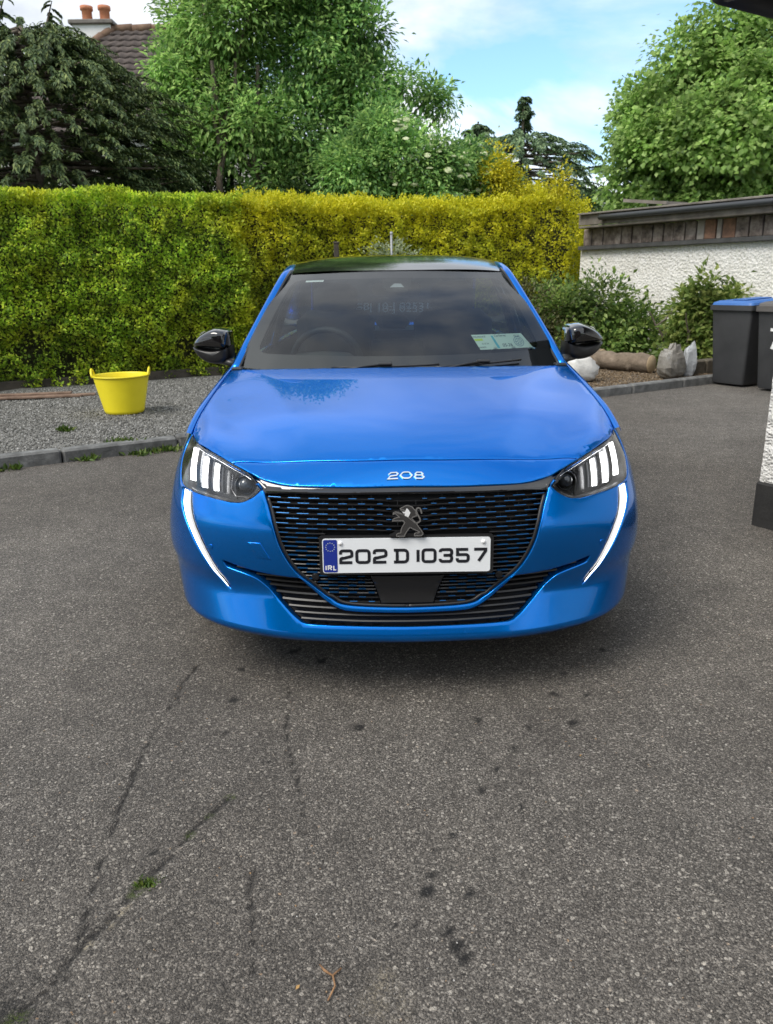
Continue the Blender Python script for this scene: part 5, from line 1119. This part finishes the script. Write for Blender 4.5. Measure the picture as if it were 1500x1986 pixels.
MB().box((2.64, -.13, 2.14), (5.5, .30, .035), bev=.006).build('soffit_board', fas, gar)
MB().box((2.64, -.265, 2.245), (5.5, .03, .19), Matrix.Rotation(R(.4), 3, 'Y'), bev=.005).build('fascia_board', fas, gar)
gut = MB(); P = [(.42 + 4.6 * q, -.335, 2.265 - .012 * q) for q in np.linspace(0, 1, 12)]; gut.tube(P, .055, 10, flat=.8); gut.build('gutter', mat('gutter_grey', (.040, .043, .047), .45), gar, True)
felt = mottled('roof_felt', [(.3, (.12, .105, .09)), (.7, (.27, .245, .215))], 3, .95, .5, .01, 30)
for i, (y0, z0, dx0) in enumerate(((-.30, 2.345, 0), (-.16, 2.368, .25), (.05, 2.392, .1), (.35, 2.42, .45), (.75, 2.452, .3), (1.3, 2.48, .6))):
    MB().box((2.68 + dx0, y0 + 1.5, z0 + .01), (5.5 - dx0 * .3, 3.1, .026), Matrix.Rotation(R(1.0 + .3 * i), 3, 'X') @ Matrix.Rotation(R(.35 - .1 * i), 3, 'Y'), bev=.004).build('roof_sheet', felt, gar)
mb = MB(); mb.box((.75, .55, 2.50), (.9, .5, .05), Matrix.Rotation(R(7), 3, 'Y')); mb.build('roof_flap', felt, gar)

# --- wheelie bins
binm = mottled('bin_plastic', [(.3, (.030, .031, .033)), (.7, (.052, .053, .056))], 3, .55, .1, .003, 40); blue_lid = mottled('blue_lid', [(.3, (.03, .11, .34)), (.7, (.05, .16, .44))], 3, .45); grey_lid = mottled('grey_lid', [(.3, (.07, .065, .06)), (.7, (.12, .11, .105))], 6, .6)
def wbin(x, y, lid, label, num=False):
    o = empty('wheelie_bin', (x, y, 0), GA); tag(o, label, 'wheelie bin', 'wheelie bins beside the shrubs')
    # local x along the broad front, y away
    rows = []
    for z, wx, d0, d1 in ((.03, .215, -.02, .50), (.06, .222, -.03, .52), (.90, .275, -.09, .62), (.95, .278, -.095, .625)):
        P = rrect(-wx, wx, d0, d1, .035); rows.append([(p[0], p[1], z) for p in P] + [(P[0][0], P[0][1], z)])
    mb = MB().grid(np.array(rows)); n = len(rows[0]); mb.add(rows[0][:-1], [tuple(range(n - 1))]); mb.build('body', binm, o, True, 40)
    P = rrect(-.295, .295, -.125, .64, .04); MB().prism(P, lambda x_, y_, h: (x_, y_, h), .925, .985).build('rim', binm if num is False else grey_lid, o, True, 40)
    L = empty('lid', (0, 0, 0), parent=o)
    rows = [[(p[0], p[1], z + .04 * (p[1] + .1)) for p in rrect(-wx, wx, y0, y1, .05)] for z, wx, y0, y1 in ((.986, .285, -.11, .63), (1.012, .278, -.10, .62), (1.032, .235, -.05, .58))]
    rows = [r_ + r_[:1] for r_ in rows]; mb = MB().grid(np.array(rows)); mb.add(rows[-1][:-1], [tuple(range(len(rows[-1]) - 2, -1, -1))]); mb.build('lid_shell', lid, L, True, 30)
    MB().box((0, .30, 1.056), (.20, .5, .012), Matrix.Rotation(R(2.2), 3, 'X'), bev=.005).build('lid_rib', lid, L)
    MB().tube([(-.22, .69, .985), (.22, .69, .985)], .016, 8).build('handle', binm, o, True)
    for sx in (-1, 1): MB().lathe([(.02, -.02), (.095, -.022), (.0999, -.01), (.0999, .01), (.095, .022), (.02, .02)], 20, Matrix.Translation((sx * .25, .52, .1)) @ Matrix.Rotation(R(90), 4, 'Y')).build('wheel', rubber, o, True)
    if num:
        mb = MB(); tilt = lambda x_, z_, h: (x_, -.03 - .06 * (z_ - .06) / .84 - .004 - h, z_)
        stroke(mb, [(-.09, .72), (.02, .72), (-.06, .50)], .035, tilt, .002); stroke(mb, [(.08, .72), (.17, .72), (.17, .5), (.08, .5)], .03, tilt, .002, True); mb.build('bin_number', plain_white, o)
    return o
bp = np.array([4.32, 9.83]); wbin(bp[0], bp[1], blue_lid, 'dark grey wheelie bin with a blue lid beside the shrub')
bp2 = bp + GD * .66 - KD * .05; wbin(bp2[0], bp2[1], grey_lid, 'dark grey wheelie bin with grey lid and painted white number', True)
# --- shrubs, logs and sacks by the garage
shr_m = leafmat('leaf_shrub', [(0, (0.0628, 0.126, 0.0251)), (.5, (0.157, 0.261, 0.046)), (1, (0.335, 0.439, 0.0943))], .48, .4, patchy); shr2_m = leafmat('leaf_shrub_light', [(0, (0.105, 0.178, 0.0315)), (.5, (0.24, 0.346, 0.0628)), (1, (0.46, 0.523, 0.126))], .48, .4, patchy)
brn_m = leafmat('leaf_brown_shrub', [(0, (0.042, 0.042, 0.0168)), (.5, (0.091, 0.098, 0.035)), (1, (0.182, 0.182, 0.07))], .3, .5)
tree('shrub', (3.15, 12.3, .07), 1.2, [(2.75, 12.3, .75, .55, .5, .5), (3.3, 12.2, .85, .5, .45, .45), (3.75, 12.2, .6, .45, .45, .5), (3.2, 12.0, .35, .7, .4, .35), (4.0, 12.0, .3, .35, .3, .35)], 420, 30, .09, .075, .55, shr_m, 'broad glossy green shrub behind the log against the white wall', 'shrub', 111, None, .2, .03, 3)
tree('shrub', (2.25, 12.1, .07), 1.2, [(2.2, 12.1, .75, .45, .45, .5), (1.8, 12.1, .6, .5, .45, .5), (2.35, 11.9, .35, .5, .4, .35)], 260, 28, .09, .05, .4, brn_m, 'brownish twiggy shrub under the golden hedge end', 'shrub', 112, None, .2, .025, 4)
tree('shrub', (4.45, 11.3, .07), 1.1, [(4.4, 11.3, .85, .3, .3, .35), (4.65, 11.2, .65, .35, .3, .4), (4.3, 11.2, .4, .3, .3, .35), (4.5, 11.3, 1.15, .15, .15, .14), (4.85, 11.2, 1.0, .16, .14, .12)], 230, 28, .085, .085, .6, shr2_m, 'lighter green upright shrub beside the wheelie bin', 'shrub', 113, None, .15, .025, 3)
log_b = mottled('log_bark', [(.3, (.11, .085, .06)), (.6, (.22, .17, .125)), (.8, (.33, .27, .21))], 9, .95, .8, .02); log_c = mottled('log_cut', [(.3, (.36, .27, .16)), (.7, (.5, .38, .24))], 18, .9)
def log(a, b_, r_, label, seed):
    a, b_ = Vector(a), Vector(b_); o = empty('log', a); tag(o, label, 'log', 'logs on the planting bed'); rr_ = random.Random(seed); d = b_ - a; mb = MB(); n = 9; P = [d * (i / n) + Vector((0, 0, rr_.uniform(-.012, .012))) for i in range(n + 1)]
    mb.tube(P, [r_ * rr_.uniform(.9, 1.08) for _ in P], 14, False); mb.build('bark', log_b, o, True)
    for e, s in ((P[0], -1), (P[-1], 1)):
        M = Matrix.Translation(e) @ (d.normalized() * s).to_track_quat('Z', 'Y').to_matrix().to_4x4(); MB().lathe([(.0001, .008), (r_ * .9, .006), (r_ * .97, -.004)], 14, M).build('cut_end', log_c, o, True)
    if seed == 1: MB().tube([d * .55, d * .62 + Vector((-.02, -.12, -.07))], [.075, .06], 10).build('branch_stub', log_b, o, True)
log((3.06, 11.30, .20), (3.62, 10.66, .205), .125, 'short fat sawn log with its pale cut end towards the bins', 1)
log((2.85, 11.75, .21), (3.15, 11.40, .21), .135, 'darker weathered log lying behind the sawn log', 2)
def sack(name, locn, dims, rz_, mtl, label, seed, cat, spike=0.0, n=26):
    flat_ = n < 20; r = random.Random(seed); V = []; F_ = []
    for i in range(n + 1):
        th = math.pi * i / n
        for j in range(n):
            ph = 2 * math.pi * j / n; sq = lambda c: math.copysign(abs(c) ** .62, c); x, y, z = sq(math.sin(th)) * sq(math.cos(ph)), sq(math.sin(th)) * sq(math.sin(ph)), sq(math.cos(th))
            w_ = 1 + .05 * math.sin(5 * x + 3 * z + seed) + .04 * math.sin(9 * y - 7 * x + seed * 2) + .03 * math.sin(15 * z + 8 * x) + r.uniform(-.012, .012) * (7 if flat_ else 1); tp = 1 - .38 * max(0, z)
            V.append((x * dims[0] / 2 * w_ * tp, y * dims[1] / 2 * w_ * tp, max(0, (z + 1) / 2 * dims[2] * w_ + spike * max(0, z) * max(0, x) * dims[2])))
    for i in range(n):
        for j in range(n): F_.append((i * n + j, (i + 1) * n + j, (i + 1) * n + (j + 1) % n, i * n + (j + 1) % n))
    o = empty(name, locn, rz_); tag(o, label, cat); ms_ = mesh('sack_skin', V, F_, mtl, o, not flat_); return o, ms_
wsack = mottled('white_sack_cloth', [(.3, (.50, .49, .46)), (.7, (.68, .67, .64))], 6, .85, .6, .02, 18)
sack('white_sack', (2.40, 9.80, .075), (.50, .34, .33), R(20), wsack, 'crumpled white rubble sack on the bed behind the door mirror', 3, 'sack')
psack = mottled('plastic_bag_grey', [(.3, (.13, .115, .095)), (.6, (.24, .225, .20)), (.78, (.42, .42, .41))], 9, .35, .7, .02, 16)
o, ms_ = sack('plastic_bag', (3.66, 10.02, .075), (.42, .26, .40), R(35), psack, 'greyish clear plastic bag of rubbish leaning on the kerb', 5, 'bag', .25, 11)
o2, _ = sack('plastic_bag', (3.92, 10.16, .075), (.20, .14, .36), R(10), mottled('plastic_bag_pale', [(.3, (.3, .31, .32)), (.7, (.5, .52, .54))], 9, .3, .7, .02, 16), 'torn pale plastic bag standing behind the grey rubbish bag', 8, 'bag', .5, 10)
# low block edging in front of the shrub near the bin
for i in range(2):
    o = MB().box((0, 0, .1), (.42, .16, .2), bev=.015).build('edging_block', mottled('old_block%d' % i, [(.3, (.07, .06, .045)), (.7, (.14, .12, .09))], 8, .95, .6, .01), None); p = W2((4.22, 10.50), i * .44 - .2, 0); o.location = (p[0], p[1], .06); o.rotation_euler = (0, 0, KA); tag(o, ['mossy concrete edging block behind the torn pale bag', 'mossy concrete edging block touching the blue-lidded bin'][i], 'block', 'edging blocks by the bin')
# posts in front of the hedge
pm = mat('galvanised', (.30, .31, .32), .5, .6)
o = empty('metal_post', (.12, 11.75, 0)); tag(o, 'thin grey metal post with a cap showing above the car roof', 'post'); MB().tube([(0, 0, 0), (0, 0, 1.98)], .017, 8).build('shaft', pm, o, True); MB().lathe([(.022, 1.96), (.022, 1.985), (.0001, 1.995)], 10).build('cap', pm, o, True)
o = empty('timber_post', (-.66, 11.6, 0)); tag(o, 'dark timber post showing above the left of the car roof', 'post'); MB().box((0, 0, .93), (.07, .07, 1.80), bev=.006).build('shaft', wood_old, o); MB().box((0, 0, 1.845), (.085, .085, .03), bev=.008).build('cap', wood_old, o)
tree('variegated_shrub', (.2, 12.1, 0), 1.8, [(.15, 11.95, 1.55, .35, .2, .3)], 60, 26, .07, .05, .5, leafmat('leaf_pale', [(0, (.16, .22, .10)), (1, (.45, .50, .33))], .3), 'pale variegated plant behind the thin post at the golden hedge', 'shrub', 120, None, .1, .02, 2)

# --- the white house at the right edge
WH = (2.045, 4.12); wh = empty('white_house', (WH[0], WH[1], 0), GA); tag(wh, 'white roughcast house corner with black plinth and dark eaves gutter', 'house')
rough_m = mat('roughcast', (.78, .77, .75), .95); t, b = nodes(rough_m); co = objco(t); v = N(t, 'ShaderNodeTexVoronoi', inp={'Scale': 70.0}); t.links.new(co, v.inputs['Vector']); t.links.new(ramp(t, [(.3, (.70, .69, .66)), (.7, (.82, .815, .80))], noise(t, 5, 5, .6, co)), b.inputs['Base Color']); bump(t, b, mth(t, 'ADD', v.outputs['Distance'], noise(t, 35, 4, .7, co)), .9, .012)
def rough_wall(u0, u1, axis, seed):
    """relief wall sheet; axis 'x' runs along local x at y=0, 'y' along local y at x=0"""
    U = np.concatenate([np.arange(0, .9, .012), np.linspace(.9, u1, 30)]); Z = np.arange(.235, 2.56, .014); uu, zz_ = np.meshgrid(U, Z); P = np.stack([uu.ravel() + 3, zz_.ravel()], 1); d = .016 * (vnoise(P, 38, seed) + .6 * vnoise(P, 80, seed + 1) - .8); d[uu.ravel() < .002] *= .3
    V = np.column_stack([uu.ravel(), -d, zz_.ravel()]) if axis == 'x' else np.column_stack([-d, uu.ravel(), zz_.ravel()]); n, m = len(U), len(Z)
    Fc = np.array([(j * n + i, j * n + i + 1, (j + 1) * n + i + 1, (j + 1) * n + i) for j in range(m - 1) for i in range(n - 1)]); 
    if axis == 'y': Fc = Fc[:, ::-1]
    return fastmesh('wall', V, Fc, rough_m, wh, True)
rough_wall(0, 8, 'x', 31); rough_wall(0, 6, 'y', 33)
plm = mottled('black_plinth', [(.3, (.012, .012, .012)), (.7, (.028, .027, .026))], 12, .8, .5, .008, 60)
MB().box((4.0, 3.0, .115), (8.03, 6.03, .27), bev=.012).build('plinth', plm, wh)
MB().box((4.01, 3.01, 1.36), (7.98, 5.98, 2.3)).build('wall_core', rough_m, wh)
eav = mat('eaves_dark', (.022, .022, .024), .5)
MB().box((4.0, 2.9, 2.565), (8.2, 6.8, .03), bev=.005).build('soffit', mat('soffit_grey', (.10, .10, .10), .7), wh)
MB().tube([(-.13, y, 2.535) for y in np.linspace(-.55, 6.4, 8)], .05, 10).build('gutter', eav, wh, True)
MB().tube([(x, -.55, 2.535) for x in np.linspace(-.10, 8, 8)], .05, 10).build('gutter', eav, wh, True)
MB().add([(-.1, -.5, 2.60), (8, -.5, 2.60), (8, 6.4, 2.60), (-.1, 6.4, 2.60), (3, 3, 4.6), (5, 3, 4.6)], [(0, 1, 5, 4), (1, 2, 5), (2, 3, 4, 5), (3, 0, 4)]).build('roof', tile_m, wh)

# --- added behind the camera, out of view: house and tree for the paintwork to reflect
oh = empty('added_reflected_house', (-1.0, -12.5, 0), R(8)); tag(oh, 'unseen brown brick house added for the car paint to reflect', 'house')
brick_m = mottled('brown_brick', [(.3, (.09, .06, .045)), (.7, (.17, .12, .09))], 12, .9, .3, .01, 40)
MB().box((0, 0, 2.6), (15, 6, 5.2)).build('wall', brick_m, oh)
MB().add([(-7.9, 3.4, 5.2), (7.9, 3.4, 5.2), (7.9, -3.4, 5.2), (-7.9, -3.4, 5.2), (-5, 0, 7.4), (5, 0, 7.4)], [(1, 0, 4, 5), (2, 1, 5), (3, 2, 5, 4), (0, 3, 4)]).build('roof', tile_m, oh)
for x in (-5.2, -2.2, 2.2, 5.2):
    for z in (1.5, 3.9):
        wn = MB().box((x, 3.03, z), (1.5, .08, 1.2)).build('window', plain_white, oh); MB().box((x, 3.08, z), (1.36, .02, 1.06)).build('pane', black_gloss, wn)
MB().box((0, 3.05, 1.05), (1.0, .1, 2.1)).build('door', mat('door_paint', (.12, .02, .02), .3, coat=.5), oh)
tree('added_reflected_tree', (-7.5, -7.0, 0), 5.5, blobs_of((-7.5, -7.0, 3.6), (2.2, 2.2, 1.9), 12, (.6, .9), 77), 420, 26, .2, .2, .7, eld_m, 'unseen round green tree added for the car paint to reflect', 'tree', 130, None, .3, .14, 1)  # added out of view, only for reflections in the paint
